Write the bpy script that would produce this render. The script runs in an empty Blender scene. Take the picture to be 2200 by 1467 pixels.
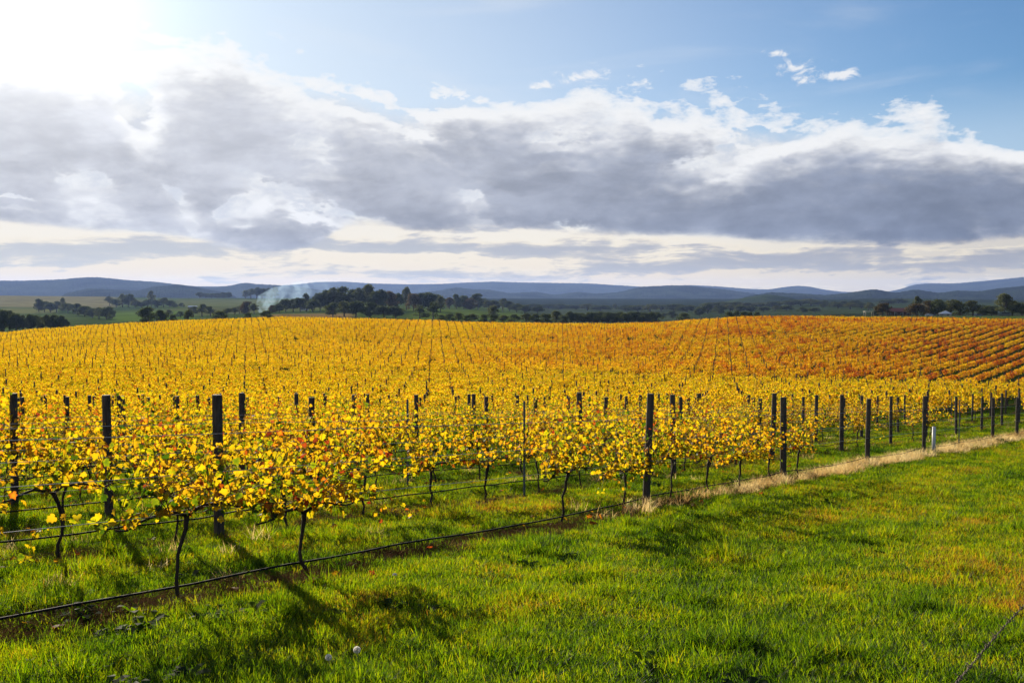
import bpy, math, random
import numpy as np
from math import radians, sin, cos, tan, pi, exp
from mathutils import Vector

random.seed(7)
RNG = np.random.default_rng(11)
scene = bpy.context.scene
COL = scene.collection

# ------------------------------------------------------------------ camera
F = 2139.0                     # focal length in photo pixels (35 mm on full frame, 2200 px wide)
HOR = 640.0                    # eye level in the photo
cam_d = bpy.data.cameras.new("camera")
cam_d.sensor_width = 36.0
cam_d.lens = 35.0
cam_d.clip_start = 0.1
cam_d.clip_end = 60000.0
cam = bpy.data.objects.new("camera", cam_d)
COL.objects.link(cam)
cam.location = (0, 0, 0)
cam.rotation_euler = (radians(90.0 - 2.503), 0, 0)
scene.camera = cam

# ------------------------------------------------------------------ light
SUN_AZ, SUN_EL = -26.0, 15.5   # degrees left of the view axis, above the horizon
SUN_DIR = Vector((sin(radians(SUN_AZ)) * cos(radians(SUN_EL)), cos(radians(SUN_AZ)) * cos(radians(SUN_EL)), sin(radians(SUN_EL))))
sun_d = bpy.data.lights.new("sun", 'SUN')
sun_d.energy = 4.6
sun_d.angle = radians(0.55)
sun_d.color = (1.0, 0.88, 0.70)
sun = bpy.data.objects.new("sun", sun_d)
COL.objects.link(sun)
sun.location = (-300, 600, 400)
sun.rotation_euler = SUN_DIR.to_track_quat('Z', 'Y').to_euler()

vs = scene.view_settings
vs.view_transform = 'Standard'
vs.look = 'None'
EXPOSURE = 1.15
vs.exposure = EXPOSURE
vs.gamma = 1.0
vs.use_curve_mapping = False
scene.cycles.use_denoising = True
scene.cycles.max_bounces = 8
scene.cycles.transparent_max_bounces = 16
scene.cycles.transmission_bounces = 6
scene.cycles.diffuse_bounces = 4
scene.cycles.volume_bounces = 0


# ------------------------------------------------------------------ node helpers
class NT:
    def __init__(self, tree):
        self.t = tree
        self.n = tree.nodes
        self.l = tree.links

    def node(self, typ, **kw):
        n = self.n.new(typ)
        for k, v in kw.items():
            setattr(n, k, v)
        return n

    def put(self, sock, v):
        if v is None:
            return
        if isinstance(v, bpy.types.NodeSocket):
            self.l.new(v, sock)
        elif isinstance(v, (tuple, list)) and hasattr(sock.default_value, '__len__'):
            d = len(sock.default_value)
            v = tuple(v) + (1.0,) * (d - len(v))
            sock.default_value = v[:d]
        else:
            sock.default_value = v

    def m(self, op, a, b=None, c=None, clamp=False):
        n = self.node('ShaderNodeMath', operation=op, use_clamp=clamp)
        self.put(n.inputs[0], a)
        self.put(n.inputs[1], b)
        self.put(n.inputs[2], c)
        return n.outputs[0]

    def add(self, a, b): return self.m('ADD', a, b)
    def sub(self, a, b): return self.m('SUBTRACT', a, b)
    def mul(self, a, b): return self.m('MULTIPLY', a, b)
    def div(self, a, b): return self.m('DIVIDE', a, b)

    def step(self, x, lo, hi, a=0.0, b=1.0):
        n = self.node('ShaderNodeMapRange', interpolation_type='SMOOTHSTEP')
        self.put(n.inputs['Value'], x)
        self.put(n.inputs['From Min'], lo)
        self.put(n.inputs['From Max'], hi)
        self.put(n.inputs['To Min'], a)
        self.put(n.inputs['To Max'], b)
        return n.outputs['Result']

    def xyz(self, x, y, z=0.0):
        n = self.node('ShaderNodeCombineXYZ')
        self.put(n.inputs[0], x)
        self.put(n.inputs[1], y)
        self.put(n.inputs[2], z)
        return n.outputs[0]

    def sep(self, v):
        n = self.node('ShaderNodeSeparateXYZ')
        self.put(n.inputs[0], v)
        return n.outputs

    def noise(self, vec, scale, detail=4, rough=0.55, dist=0.0, out=0):
        n = self.node('ShaderNodeTexNoise', noise_dimensions='3D')
        if vec is not None:
            self.put(n.inputs['Vector'], vec)
        self.put(n.inputs['Scale'], scale)
        self.put(n.inputs['Detail'], detail)
        self.put(n.inputs['Roughness'], rough)
        self.put(n.inputs['Distortion'], dist)
        return n.outputs[out]

    def mix(self, f, a, b, blend='MIX'):
        n = self.node('ShaderNodeMix', data_type='RGBA', blend_type=blend)
        self.put(n.inputs[0], f)
        self.put(n.inputs[6], a)
        self.put(n.inputs[7], b)
        return n.outputs[2]

    def ramp(self, f, stops, interp='LINEAR'):
        n = self.node('ShaderNodeValToRGB')
        cr = n.color_ramp
        cr.interpolation = interp
        while len(cr.elements) < len(stops):
            cr.elements.new(0.5)
        for e, (p, c) in zip(cr.elements, stops):
            e.position = p
            e.color = tuple(c) + (1.0,) * (4 - len(c))
        self.put(n.inputs[0], f)
        return n.outputs[0]

    def curve(self, f, pts):
        n = self.node('ShaderNodeFloatCurve')
        cu = n.mapping.curves[0]
        while len(cu.points) < len(pts):
            cu.points.new(0.5, 0.5)
        for p, (x, y) in zip(cu.points, pts):
            p.location = (x, y)
            p.handle_type = 'AUTO'
        n.mapping.update()
        self.put(n.inputs['Value'], f)
        return n.outputs[0]


# ------------------------------------------------------------------ sky
world = bpy.data.worlds.new("World")
scene.world = world
world.use_nodes = True
W = NT(world.node_tree)
W.n.clear()
SKY = 0.08                       # background strength
BLUE = (0.66, 0.86, 1.02)        # a clear autumn sky


def build_sky():
    sky = W.node('ShaderNodeTexSky', sky_type='NISHITA')
    sky.sun_disc = False
    sky.sun_elevation = radians(SUN_EL)
    sky.sun_rotation = radians(SUN_AZ)
    sky.altitude = 120.0
    sky.air_density = 1.0
    sky.dust_density = 0.6
    sky.ozone_density = 3.0
    tc = W.node('ShaderNodeTexCoord').outputs['Generated']
    X, Y, Z = W.sep(tc)
    U0 = W.m('ARCTAN2', X, Y)
    R = W.m('SQRT', W.add(W.mul(X, X), W.mul(Y, Y)))
    V0 = W.div(Z, W.m('MAXIMUM', R, 0.01))

    def az(px): return math.atan((px - 1100) / F)
    def el(px, py): return (HOR - py) / F * cos(az(px))

    def total(bl):
        s = bl[0]
        for b in bl[1:]:
            s = W.add(s, b)
        return s

    def blob(U, V, px, py, a, b, tilt=0.0):
        du = W.sub(U, az(px))
        dv = W.sub(V, el(px, py))
        if tilt:
            dv = W.sub(dv, W.mul(du, tilt))
        du = W.mul(du, F / a)
        dv = W.mul(dv, F / b)
        return W.m('EXPONENT', W.mul(W.add(W.mul(du, du), W.mul(dv, dv)), -1.0))

    def line(U, pts):            # a line along the sky: bearing -> height
        Uc = W.m('DIVIDE', W.add(U, 0.6), 1.2, clamp=True)
        pp = [((az(px) + 0.6) / 1.2, el(px, py) * 3.2) for px, py in pts]
        pp = [(0.0, pp[0][1])] + pp + [(1.0, pp[-1][1])]
        return W.div(W.curve(Uc, pp), 3.2)

    VT = [(0, 105), (250, 118), (470, 142), (560, 168), (720, 178), (880, 210), (980, 200), (1100, 225), (1200, 208), (1400, 200), (1560, 222), (1650, 250), (1800, 270), (1950, 252), (2050, 290), (2200, 325)]
    VG = [(0, 215), (140, 225), (250, 245), (310, 280), (370, 258), (480, 246), (600, 256), (720, 266), (850, 300), (980, 295), (1120, 285), (1300, 310), (1400, 330), (1550, 355), (1700, 340), (1850, 350), (2000, 356), (2200, 345)]
    VB = [(0, 470), (150, 492), (350, 507), (550, 532), (650, 532), (760, 480), (900, 490), (1100, 486), (1300, 502), (1500, 510), (1700, 521), (1900, 522), (2200, 505)]
    GAPS = [(205, 385, 80, 20, -0.15), (600, 400, 110, 18, -0.2), (520, 432, 50, 24, 0.45), (480, 462, 60, 16, 0.3), (720, 455, 130, 12, -0.22), (285, 250, 30, 50, -0.6), (650, 305, 60, 9), (690, 320, 60, 8),
            (1235, 487, 75, 13), (30, 424, 70, 6), (1500, 352, 130, 24, 0.22), (1180, 300, 90, 12, 0.1), (1010, 430, 40, 11), (385, 425, 40, 26, -0.6), (860, 262, 130, 14, -0.3), (1640, 300, 80, 12), (930, 225, 80, 14)]

    def thick(du, dv, det):
        U = W.add(U0, du) if du else U0
        V = W.add(V0, dv) if dv else V0
        wn = W.node('ShaderNodeTexNoise')
        W.put(wn.inputs['Vector'], W.xyz(W.mul(U, 7.0), W.mul(V, 15.0), 1.7))
        wn.inputs['Scale'].default_value = 1.0
        wn.inputs['Detail'].default_value = 3
        wx, wy, _ = W.sep(wn.outputs['Color'])
        Uw = W.add(U, W.mul(W.sub(wx, 0.5), 0.040))
        Vw = W.add(V, W.mul(W.sub(wy, 0.5), 0.016))
        big = W.noise(W.xyz(W.mul(Uw, 9.0), W.mul(Vw, 26.0), 4.2), 1.0, det, 0.57, 0.0)
        fin = W.noise(W.xyz(W.mul(Uw, 38.0), W.mul(Vw, 62.0), 7.7), 1.0, max(det - 3, 1), 0.62, 0.0)
        mid = W.noise(W.xyz(W.mul(Uw, 20.0), W.mul(Vw, 44.0), 0.4), 1.0, max(det - 2, 2), 0.55, 0.0)
        bil = W.mul(W.m('ABSOLUTE', W.sub(mid, 0.5)), 2.0)
        vt, vg, vb = line(U, VT), line(U, VG), line(U, VB)
        prof = W.m('DIVIDE', W.sub(vt, Vw), W.m('MAXIMUM', W.sub(vt, vg), 0.008))
        prof = W.m('MINIMUM', W.m('MAXIMUM', prof, -1.5), 1.25)
        bot = W.step(W.add(W.sub(V, vb), W.add(W.mul(W.sub(big, 0.5), 0.020), W.mul(W.sub(fin, 0.5), 0.008))), -0.003, 0.014)
        hu = W.add(Uw, W.mul(W.sub(mid, 0.5), 0.055))
        hv = W.add(Vw, W.add(W.mul(W.sub(fin, 0.5), 0.022), W.mul(W.sub(mid, 0.5), 0.020)))
        hole = total([blob(hu, hv, *g) for g in GAPS])
        t = W.add(W.mul(prof, 0.56), W.add(W.mul(W.sub(big, 0.5), 1.55), W.add(W.mul(W.sub(fin, 0.5), 0.60), W.mul(W.sub(0.24, bil), 0.70))))
        t = W.sub(t, W.mul(W.m('MINIMUM', hole, 1.0), 0.95))
        t = W.mul(W.m('MAXIMUM', t, 0.0), bot)
        return t, bot, big, fin, prof, mid

    t0, bot, big, fin, prof, mid = thick(0, 0, 8)
    t1 = thick(-0.004, 0.010, 6)[0]
    t2 = thick(-0.012, 0.030, 4)[0]
    alpha = W.sub(1.0, W.m('EXPONENT', W.mul(t0, -9.0)))
    back = W.step(W.add(prof, W.mul(W.sub(fin, 0.5), 0.8)), 0.15, 0.85)      # thin white cloud closes the gaps
    lit = W.m('EXPONENT', W.mul(W.add(W.mul(t0, 0.35), W.add(W.mul(t1, 1.25), W.mul(t2, 1.15))), -0.95))
    lit = W.step(lit, 0.12, 0.80)

    # small torn clouds above the bank
    PUFF = [(1725, 160, 62, 24), (1800, 168, 30, 12), (1250, 170, 70, 20, 0.1), (1172, 190, 28, 14), (1370, 185, 24, 12), (620, 100, 30, 12, -0.4), (345, 108, 50, 13), (1985, 248, 20, 9), (1660, 122, 30, 8), (1560, 175, 26, 6), (1900, 265, 60, 10, 0.2)]
    pf = total([blob(U0, V0, *g) for g in PUFF])
    pn = W.noise(W.xyz(W.mul(U0, 42.0), W.mul(V0, 66.0), 2.2), 1.0, 9, 0.66, 0.5)
    mp = W.step(W.add(W.mul(pf, 0.85), W.mul(W.sub(pn, 0.5), 4.6)), 0.45, 1.35)
    mp = W.mul(mp, W.step(pf, 0.05, 0.35))

    # loose flat cloud under the bank
    def lowt(dv, det):
        V = W.add(V0, dv) if dv else V0
        wn = W.noise(W.xyz(W.mul(U0, 9.0), W.mul(V, 30.0), 8.0), 1.0, 3, 0.5)
        Vw = W.add(V, W.mul(W.sub(wn, 0.5), 0.020))
        s1 = W.noise(W.xyz(W.mul(U0, 8.0), W.mul(Vw, 62.0), 5.0), 1.0, det, 0.60, 0.0)
        s2 = W.noise(W.xyz(W.mul(U0, 30.0), W.mul(Vw, 120.0), 1.0), 1.0, max(det - 3, 1), 0.6, 0.0)
        LOWS = [(150, 540, 260, 15), (360, 533, 140, 20, -0.05), (600, 535, 60, 16), (1250, 553, 220, 20, -0.06), (1150, 533, 260, 13), (1450, 575, 160, 11), (1800, 565, 240, 15), (2000, 540, 240, 12),
                (640, 515, 90, 18), (880, 535, 150, 14), (150, 572, 200, 7), (900, 592, 180, 6), (1600, 545, 120, 9), (2150, 560, 90, 22)]
        lows = total([blob(U0, Vw, *g) for g in LOWS])
        t = W.add(W.mul(lows, 0.40), W.add(W.mul(W.sub(s1, 0.5), 2.3), W.mul(W.sub(s2, 0.5), 1.1)))
        return W.m('MAXIMUM', W.sub(t, 0.02), 0.0)
    l0 = lowt(0, 9)
    l1 = lowt(0.006, 5)
    la = W.sub(1.0, W.m('EXPONENT', W.mul(l0, -7.0)))
    ll = W.step(W.m('EXPONENT', W.mul(W.add(l0, W.mul(l1, 1.6)), -2.6)), 0.10, 0.75)

    # angular distance from the sun
    dn = W.node('ShaderNodeVectorMath', operation='DOT_PRODUCT')
    W.put(dn.inputs[0], tc)
    dn.inputs[1].default_value = SUN_DIR
    mu = W.m('MAXIMUM', dn.outputs['Value'], 0.0)
    aur = W.m('POWER', mu, 75.0)      # forward scattering by thin cloud and dust round the sun
    core = W.m('POWER', mu, 300.0)

    K = 0.94 / SKY / 2 ** EXPOSURE
    def c(r, g, b, k=1.0): return (r * K * k, g * K * k, b * K * k)
    left = W.step(U0, 0.45, -0.50)
    graycol = W.mix(left, c(0.215, 0.248, 0.325), c(0.55, 0.56, 0.59))
    hgt = W.step(W.sub(V0, line(U0, VB)), 0.0, 0.13)
    gl = W.add(W.step(W.add(W.mul(big, 0.45), W.add(W.mul(fin, 0.2), W.mul(mid, 0.35))), 0.36, 0.64, 0.36, -0.09), W.add(0.85, W.mul(hgt, 0.42)))
    graycol = W.mix(1.0, graycol, W.xyz(gl, gl, gl), 'MULTIPLY')
    bank = W.mix(lit, graycol, c(0.98, 0.98, 0.975))
    cream = W.mix(W.step(V0, 0.010, 0.060), c(0.90, 0.79, 0.64), c(0.96, 0.92, 0.84))
    lowcol = W.mix(ll, W.mix(left, c(0.32, 0.35, 0.46), c(0.50, 0.54, 0.62)), c(0.96, 0.89, 0.76))
    cream = W.mix(W.step(U0, 0.10, 0.50, 0.0, 0.75), cream, c(0.60, 0.58, 0.56))
    low = W.mix(W.mul(la, 0.9), cream, lowcol)
    low = W.mix(1.0, low, W.mix(W.step(V0, 0.0, 0.075), (1.22, 1.10, 0.76, 1), (1.05, 1.01, 0.92, 1)), 'MULTIPLY')

    bk = 2 ** (0.50 - EXPOSURE)
    base = W.mix(1.0, sky.outputs['Color'], (BLUE[0] * bk, BLUE[1] * bk, BLUE[2] * bk, 1), 'MULTIPLY')
    veil = W.mul(W.step(U0, 0.50, -0.30), W.step(V0, 0.40, 0.12, 0.62, 1.0))
    base = W.mix(W.mul(veil, 0.80), base, c(0.79, 0.83, 0.88))
    base = W.mix(W.step(V0, 0.21, 0.13, 0.0, 0.55), base, c(0.60, 0.74, 0.88))
    thin = W.mul(W.step(W.noise(W.xyz(W.mul(U0, 5.0), W.mul(V0, 22.0), 3.0), 1.0, 6, 0.55, 0.4), 0.50, 0.85), 0.28)
    base = W.mix(thin, base, c(0.88, 0.90, 0.93))
    colr = W.mix(W.mul(mp, 0.9), base, c(0.97, 0.97, 0.97))
    vbl = W.step(W.sub(V0, line(U0, VB)), -0.002, 0.014)
    colr = W.mix(vbl, low, colr)
    backcol = W.mix(W.step(fin, 0.3, 0.7), c(0.70, 0.72, 0.77), c(0.95, 0.94, 0.92))
    colr = W.mix(W.mul(W.mul(back, vbl), 0.92), colr, backcol)
    colr = W.mix(alpha, colr, bank)
    # light scattered forward round the sun
    g1 = W.mul(aur, W.add(0.06, W.mul(W.m('MULTIPLY', lit, alpha), 0.15)))
    g2 = W.mul(core, 0.55)
    gsum = W.mul(W.add(g1, g2), K)
    colr = W.mix(1.0, colr, W.xyz(gsum, W.mul(gsum, 0.985), W.mul(gsum, 0.95)), 'ADD')
    bg = W.node('ShaderNodeBackground')
    W.put(bg.inputs['Color'], colr)
    bg.inputs['Strength'].default_value = SKY
    out = W.node('ShaderNodeOutputWorld')
    W.l.new(bg.outputs[0], out.inputs['Surface'])


build_sky()

# ------------------------------------------------------------------ terrain
RA = radians(35.4)
RD = (sin(RA), cos(RA))            # direction of the vine rows
LD = (-cos(RA), sin(RA))           # across the rows, away from the grass track
D1, DROW, SPOST, SVINE = 7.42, 2.78, 6.16, 1.54
PXC = np.array([0, 100, 200, 300, 400, 500, 620, 700, 800, 900, 1000, 1100, 1200, 1300, 1400, 1500, 1600, 1700, 1900, 2200], float)
UC = (PXC - 1100) / F
CREST = np.array([713, 704, 697, 691, 687, 683.5, 679, 680, 682, 685, 689, 691, 693, 693, 690.5, 684, 679, 678, 680, 683], float)
BND = np.interp(PXC, [0, 500, 1000, 1500, 2200], [774, 779, 790, 801, 816])


def col_of(px, ys):
    return np.interp(PXC, px, ys)


YS = np.array([30, 45, 60, 76, 98, 125, 158, 205, 248, 300, 420, 700, 1000, 1500, 2200, 3000, 4500, 8000, 16000], float)
LEFTN = np.interp(PXC, [0, 2200], [0, 1])
TAB = np.stack([
    np.full(20, 861.0), np.full(20, 859.0), 855 + 0 * LEFTN, 839 + 4 * LEFTN, np.interp(LEFTN, [0, 1], [807, 829]), BND,
    BND + (CREST - BND) * 0.27, BND + (CREST - BND) * 0.62, BND + (CREST - BND) * 0.87, CREST,
    CREST + np.interp(PXC, [0, 600, 1400, 1700, 1850, 2200], [10, 5, 5, 2, -1, -4]),
    col_of([0, 200, 400, 600, 800, 1000, 1200, 1400, 1700, 1900, 2200], [716, 702, 691, 680, 684, 688, 696, 696, 684, 683, 683]),
    col_of([0, 200, 400, 600, 800, 1000, 1200, 1400, 1700, 1900, 2200], [694, 687, 684, 672, 667, 676, 690, 691, 679, 677, 677]),
    col_of([0, 200, 400, 600, 800, 1000, 1200, 1400, 1700, 1900, 2200], [672, 671, 664, 661, 657, 663, 677, 678, 668, 664, 665]),
    col_of([0, 200, 400, 600, 800, 1000, 1200, 1400, 1700, 1900, 2200], [652, 655, 651, 648, 650, 655, 666, 664, 654, 651, 652]),
    col_of([0, 200, 400, 600, 800, 1000, 1200, 1400, 1700, 1900, 2200], [635, 637, 641, 640, 643, 646, 655, 653, 646, 641, 645]),
    col_of([0, 2200], [640, 643]), col_of([0, 2200], [641, 643]), col_of([0, 2200], [642, 642]),
])
LY = np.log(YS)


def pchip(xg, yg):
    h = np.diff(xg)
    dl = np.diff(yg, axis=0) / h[:, None]
    d = np.zeros_like(yg)
    d[1:-1] = np.where(dl[:-1] * dl[1:] > 0, 2 * dl[:-1] * dl[1:] / (dl[:-1] + dl[1:] + 1e-12), 0)
    d[0], d[-1] = dl[0], dl[-1]
    return d


# dense lookup in (log Y, column)
_D = pchip(LY, TAB)
_LG = np.linspace(LY[0], LY[-1], 900)
_i = np.clip(np.searchsorted(LY, _LG) - 1, 0, len(LY) - 2)
_h = (LY[_i + 1] - LY[_i])[:, None]
_t = ((_LG - LY[_i]) / (LY[_i + 1] - LY[_i]))[:, None]
DENSE = ((1 + 2 * _t) * (1 - _t) ** 2 * TAB[_i] + _t * (1 - _t) ** 2 * _h * _D[_i] + _t * _t * (3 - 2 * _t) * TAB[_i + 1] + _t * _t * (_t - 1) * _h * _D[_i + 1])
# smooth the table a little in both directions
for _ in range(14):
    DENSE[1:-1] = 0.25 * DENSE[:-2] + 0.5 * DENSE[1:-1] + 0.25 * DENSE[2:]


def sm(x, a, b):
    t = np.clip((x - a) / (b - a), 0, 1)
    return t * t * (3 - 2 * t)


def wav(x, y, seed, n=7, lam=1.0):
    r = np.random.default_rng(seed)
    o = 0
    for k in range(n):
        a = r.uniform(0, 2 * pi)
        f = 2 * pi / (lam * r.uniform(0.55, 1.6))
        o = o + np.sin((x * cos(a) + y * sin(a)) * f + r.uniform(0, 6.28))
    return o / n


def ground(X, Y):
    X = np.asarray(X, float)
    Y = np.asarray(Y, float)
    r = np.hypot(X, Y)
    yp = np.where(Y > 0, Y, 8 * np.tanh(Y / 8))
    plane = -1.75 - 0.1025 * yp
    Yd = np.maximum(Y, r * 0.62)
    u = np.clip(X / np.maximum(Yd, 1e-3), -0.8, 0.8)
    ly = np.clip(np.log(np.maximum(Yd, 1.0)), LY[0], LY[-1])
    a = (ly - _LG[0]) / (_LG[1] - _LG[0])
    i = np.clip(a.astype(int), 0, 898)
    fa = np.clip(a - i, 0, 1)
    j = np.clip(np.searchsorted(UC, u) - 1, 0, 18)
    fb = np.clip((u - UC[j]) / (UC[j + 1] - UC[j]), 0, 1)
    fb = fb * fb * (3 - 2 * fb)
    yi = (DENSE[i, j] * (1 - fa) + DENSE[i + 1, j] * fa) * (1 - fb) + (DENSE[i, j + 1] * (1 - fa) + DENSE[i + 1, j + 1] * fa) * fb
    off = 1.65 * (1 - sm(Yd, 305, 400))
    zt = -(yi - HOR) / F * Yd - off
    w = sm(Yd, 38, 62)
    w = np.where(Y <= 0, sm(r, 60, 160), w)
    z = plane * (1 - w) + zt * w
    roll = 0.50 * wav(X, Y, 5, 6, 75.0) * sm(Yd, 95, 150) * (1 - sm(Yd, 280, 330))
    bump = roll + 0.035 * wav(X, Y, 3, 7, 1.6) + 0.045 * wav(X, Y, 4, 6, 4.5)
    z = z + roll + (bump - roll) * (1 - sm(r, 60, 120))
    return z


def gz(x, y):
    return float(ground(np.array([x]), np.array([y]))[0])


def row_xy(s, d):
    return s * RD[0] + d * LD[0], s * RD[1] + d * LD[1]


def s_of_px(px, d):
    t = (px - 1100) / F
    return d * (cos(RA) + sin(RA) * t) / (sin(RA) - cos(RA) * t)


def at(px, Y):
    return (px - 1100) / F * Y, Y


def dist_for(px, base_y, y0=360.0):
    """distance beyond the crest at which the ground shows at that height in the view"""
    Yl = np.geomspace(y0, 6000, 700)
    u = (px - 1100) / F
    z = ground(u * Yl, Yl)
    yi = HOR - z / Yl * F
    vis = np.minimum.accumulate(yi)
    k = np.argmax(vis <= base_y)
    return float(Yl[k]) if vis.min() <= base_y else 3000.0


# ------------------------------------------------------------------ mesh helpers
class MB:
    def __init__(self):
        self.v = []
        self.f = []
        self.n = 0
        self.attr = []

    def arr(self, verts, faces, tint=0.5):
        verts = np.asarray(verts, float)
        self.v.append(verts)
        b = self.n
        for f in faces:
            self.f.append([i + b for i in f])
        self.n += len(verts)
        self.attr.append(np.full(len(verts), tint) if np.isscalar(tint) else np.asarray(tint))
        return self

    def box(self, c, s, rz=0.0):
        x, y, z = np.array(s) / 2
        v = np.array([[-x, -y, -z], [x, -y, -z], [x, y, -z], [-x, y, -z], [-x, -y, z], [x, -y, z], [x, y, z], [-x, y, z]])
        ca, sa = cos(rz), sin(rz)
        v = np.stack([v[:, 0] * ca - v[:, 1] * sa, v[:, 0] * sa + v[:, 1] * ca, v[:, 2]], 1) + np.array(c)
        return self.arr(v, [(0, 3, 2, 1), (4, 5, 6, 7), (0, 1, 5, 4), (1, 2, 6, 5), (2, 3, 7, 6), (3, 0, 4, 7)])

    def tube(self, pts, rad, n=6, cap=True, tint=0.5):
        pts = [Vector(p) for p in pts]
        m = len(pts)
        if not hasattr(rad, '__len__'):
            rad = [rad] * m
        V = []
        ref = None
        for i, p in enumerate(pts):
            t = (pts[min(i + 1, m - 1)] - pts[max(i - 1, 0)]).normalized()
            if ref is None:
                ref = Vector((1, 0, 0)) if abs(t.x) < 0.9 else Vector((0, 1, 0))
            b = t.cross(ref).normalized()
            ref = b.cross(t).normalized()
            for k in range(n):
                a = 2 * pi * k / n
                V.append(p + (ref * cos(a) + b * sin(a)) * rad[i])
        Fc = []
        for i in range(m - 1):
            for k in range(n):
                Fc.append((i * n + k, i * n + (k + 1) % n, (i + 1) * n + (k + 1) % n, (i + 1) * n + k))
        if cap:
            Fc.append(tuple(range(n))[::-1])
            Fc.append(tuple((m - 1) * n + k for k in range(n)))
        return self.arr([tuple(v) for v in V], Fc, tint)

    def mesh(self, name, mats, smooth=False, tint=False):
        me = bpy.data.meshes.new(name)
        me.from_pydata(np.concatenate(self.v).tolist() if self.v else [], [], self.f)
        for m in (mats if isinstance(mats, (list, tuple)) else [mats]):
            me.materials.append(m)
        if tint:
            a = me.attributes.new('tint', 'FLOAT', 'POINT')
            a.data.foreach_set('value', np.concatenate(self.attr).astype(np.float32))
        if smooth:
            me.polygons.foreach_set('use_smooth', [True] * len(me.polygons))
        me.update()
        return me


def obj(name, me, parent=None, loc=None, rz=0.0):
    o = bpy.data.objects.new(name, me)
    COL.objects.link(o)
    if parent is not None:
        o.parent = parent
    if loc is not None:
        o.location = loc
    o.rotation_euler = (0, 0, rz)
    return o


def tag(o, label, cat, group=None):
    o['label'] = label
    o['category'] = cat
    if group:
        o['group'] = group
    return o


def setkind(o, k):
    o['kind'] = k
    return o


def dup(root, loc, rz=0.0, scale=None):
    r = root.copy()
    COL.objects.link(r)
    r.location = loc
    r.rotation_euler = (0, 0, rz)
    if scale is not None:
        r.scale = scale
    for ch in list(root.children):
        c = ch.copy()
        COL.objects.link(c)
        c.parent = r
        for g in list(ch.children):
            d = g.copy()
            COL.objects.link(d)
            d.parent = c
    return r


def instancer(name, protos, pts, rots, scl, idx):
    """one object that scatters prototype meshes (kept outside the scene) over points"""
    pc = bpy.data.collections.new(name + "_kinds")
    for i, me in enumerate(protos):
        p = bpy.data.objects.new("kind_%02d" % i, me)
        pc.objects.link(p)
    me = bpy.data.meshes.new(name)
    n = len(pts)
    me.vertices.add(n)
    me.vertices.foreach_set('co', np.asarray(pts, np.float32).ravel())
    me.attributes.new('rot', 'FLOAT_VECTOR', 'POINT').data.foreach_set('vector', np.asarray(rots, np.float32).ravel())
    me.attributes.new('scl', 'FLOAT_VECTOR', 'POINT').data.foreach_set('vector', np.asarray(scl, np.float32).ravel())
    me.attributes.new('pick', 'INT', 'POINT').data.foreach_set('value', np.asarray(idx, np.int32))
    o = obj(name, me)
    ng = bpy.data.node_groups.new(name + "_scatter", 'GeometryNodeTree')
    ng.interface.new_socket('Geometry', in_out='INPUT', socket_type='NodeSocketGeometry')
    ng.interface.new_socket('Geometry', in_out='OUTPUT', socket_type='NodeSocketGeometry')
    N = ng.nodes
    gi, go = N.new('NodeGroupInput'), N.new('NodeGroupOutput')
    ci = N.new('GeometryNodeCollectionInfo')
    ci.inputs['Collection'].default_value = pc
    ci.inputs['Separate Children'].default_value = True
    ci.inputs['Reset Children'].default_value = True
    ip = N.new('GeometryNodeInstanceOnPoints')
    ip.inputs['Pick Instance'].default_value = True

    def na(nm, typ):
        x = N.new('GeometryNodeInputNamedAttribute')
        x.data_type = typ
        x.inputs['Name'].default_value = nm
        return [s for s in x.outputs if s.enabled and s.name == 'Attribute'][0]
    e = N.new('FunctionNodeEulerToRotation')
    L = ng.links.new
    L(gi.outputs[0], ip.inputs['Points'])
    L(ci.outputs[0], ip.inputs['Instance'])
    L(na('pick', 'INT'), ip.inputs['Instance Index'])
    L(na('rot', 'FLOAT_VECTOR'), e.inputs[0])
    L(e.outputs[0], ip.inputs['Rotation'])
    L(na('scl', 'FLOAT_VECTOR'), ip.inputs['Scale'])
    L(ip.outputs[0], go.inputs[0])
    md = o.modifiers.new('scatter', 'NODES')
    md.node_group = ng
    return o


# ------------------------------------------------------------------ materials
def newmat(name):
    m = bpy.data.materials.new(name)
    m.use_nodes = True
    m.node_tree.nodes.clear()
    return m, NT(m.node_tree)


def surf(T, shader):
    o = T.node('ShaderNodeOutputMaterial')
    T.l.new(shader, o.inputs['Surface'])


def principled(T, col, rough=0.8, spec=0.3, metal=0.0, normal=None):
    p = T.node('ShaderNodeBsdfPrincipled')
    T.put(p.inputs['Base Color'], col)
    T.put(p.inputs['Roughness'], rough)
    T.put(p.inputs['Specular IOR Level'], spec)
    T.put(p.inputs['Metallic'], metal)
    if normal is not None:
        T.l.new(normal, p.inputs['Normal'])
    return p.outputs[0]


def bump(T, h, strength=0.5, dist=0.02):
    b = T.node('ShaderNodeBump')
    b.inputs['Strength'].default_value = strength
    b.inputs['Distance'].default_value = dist
    T.l.new(h, b.inputs['Height'])
    return b.outputs[0]


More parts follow.
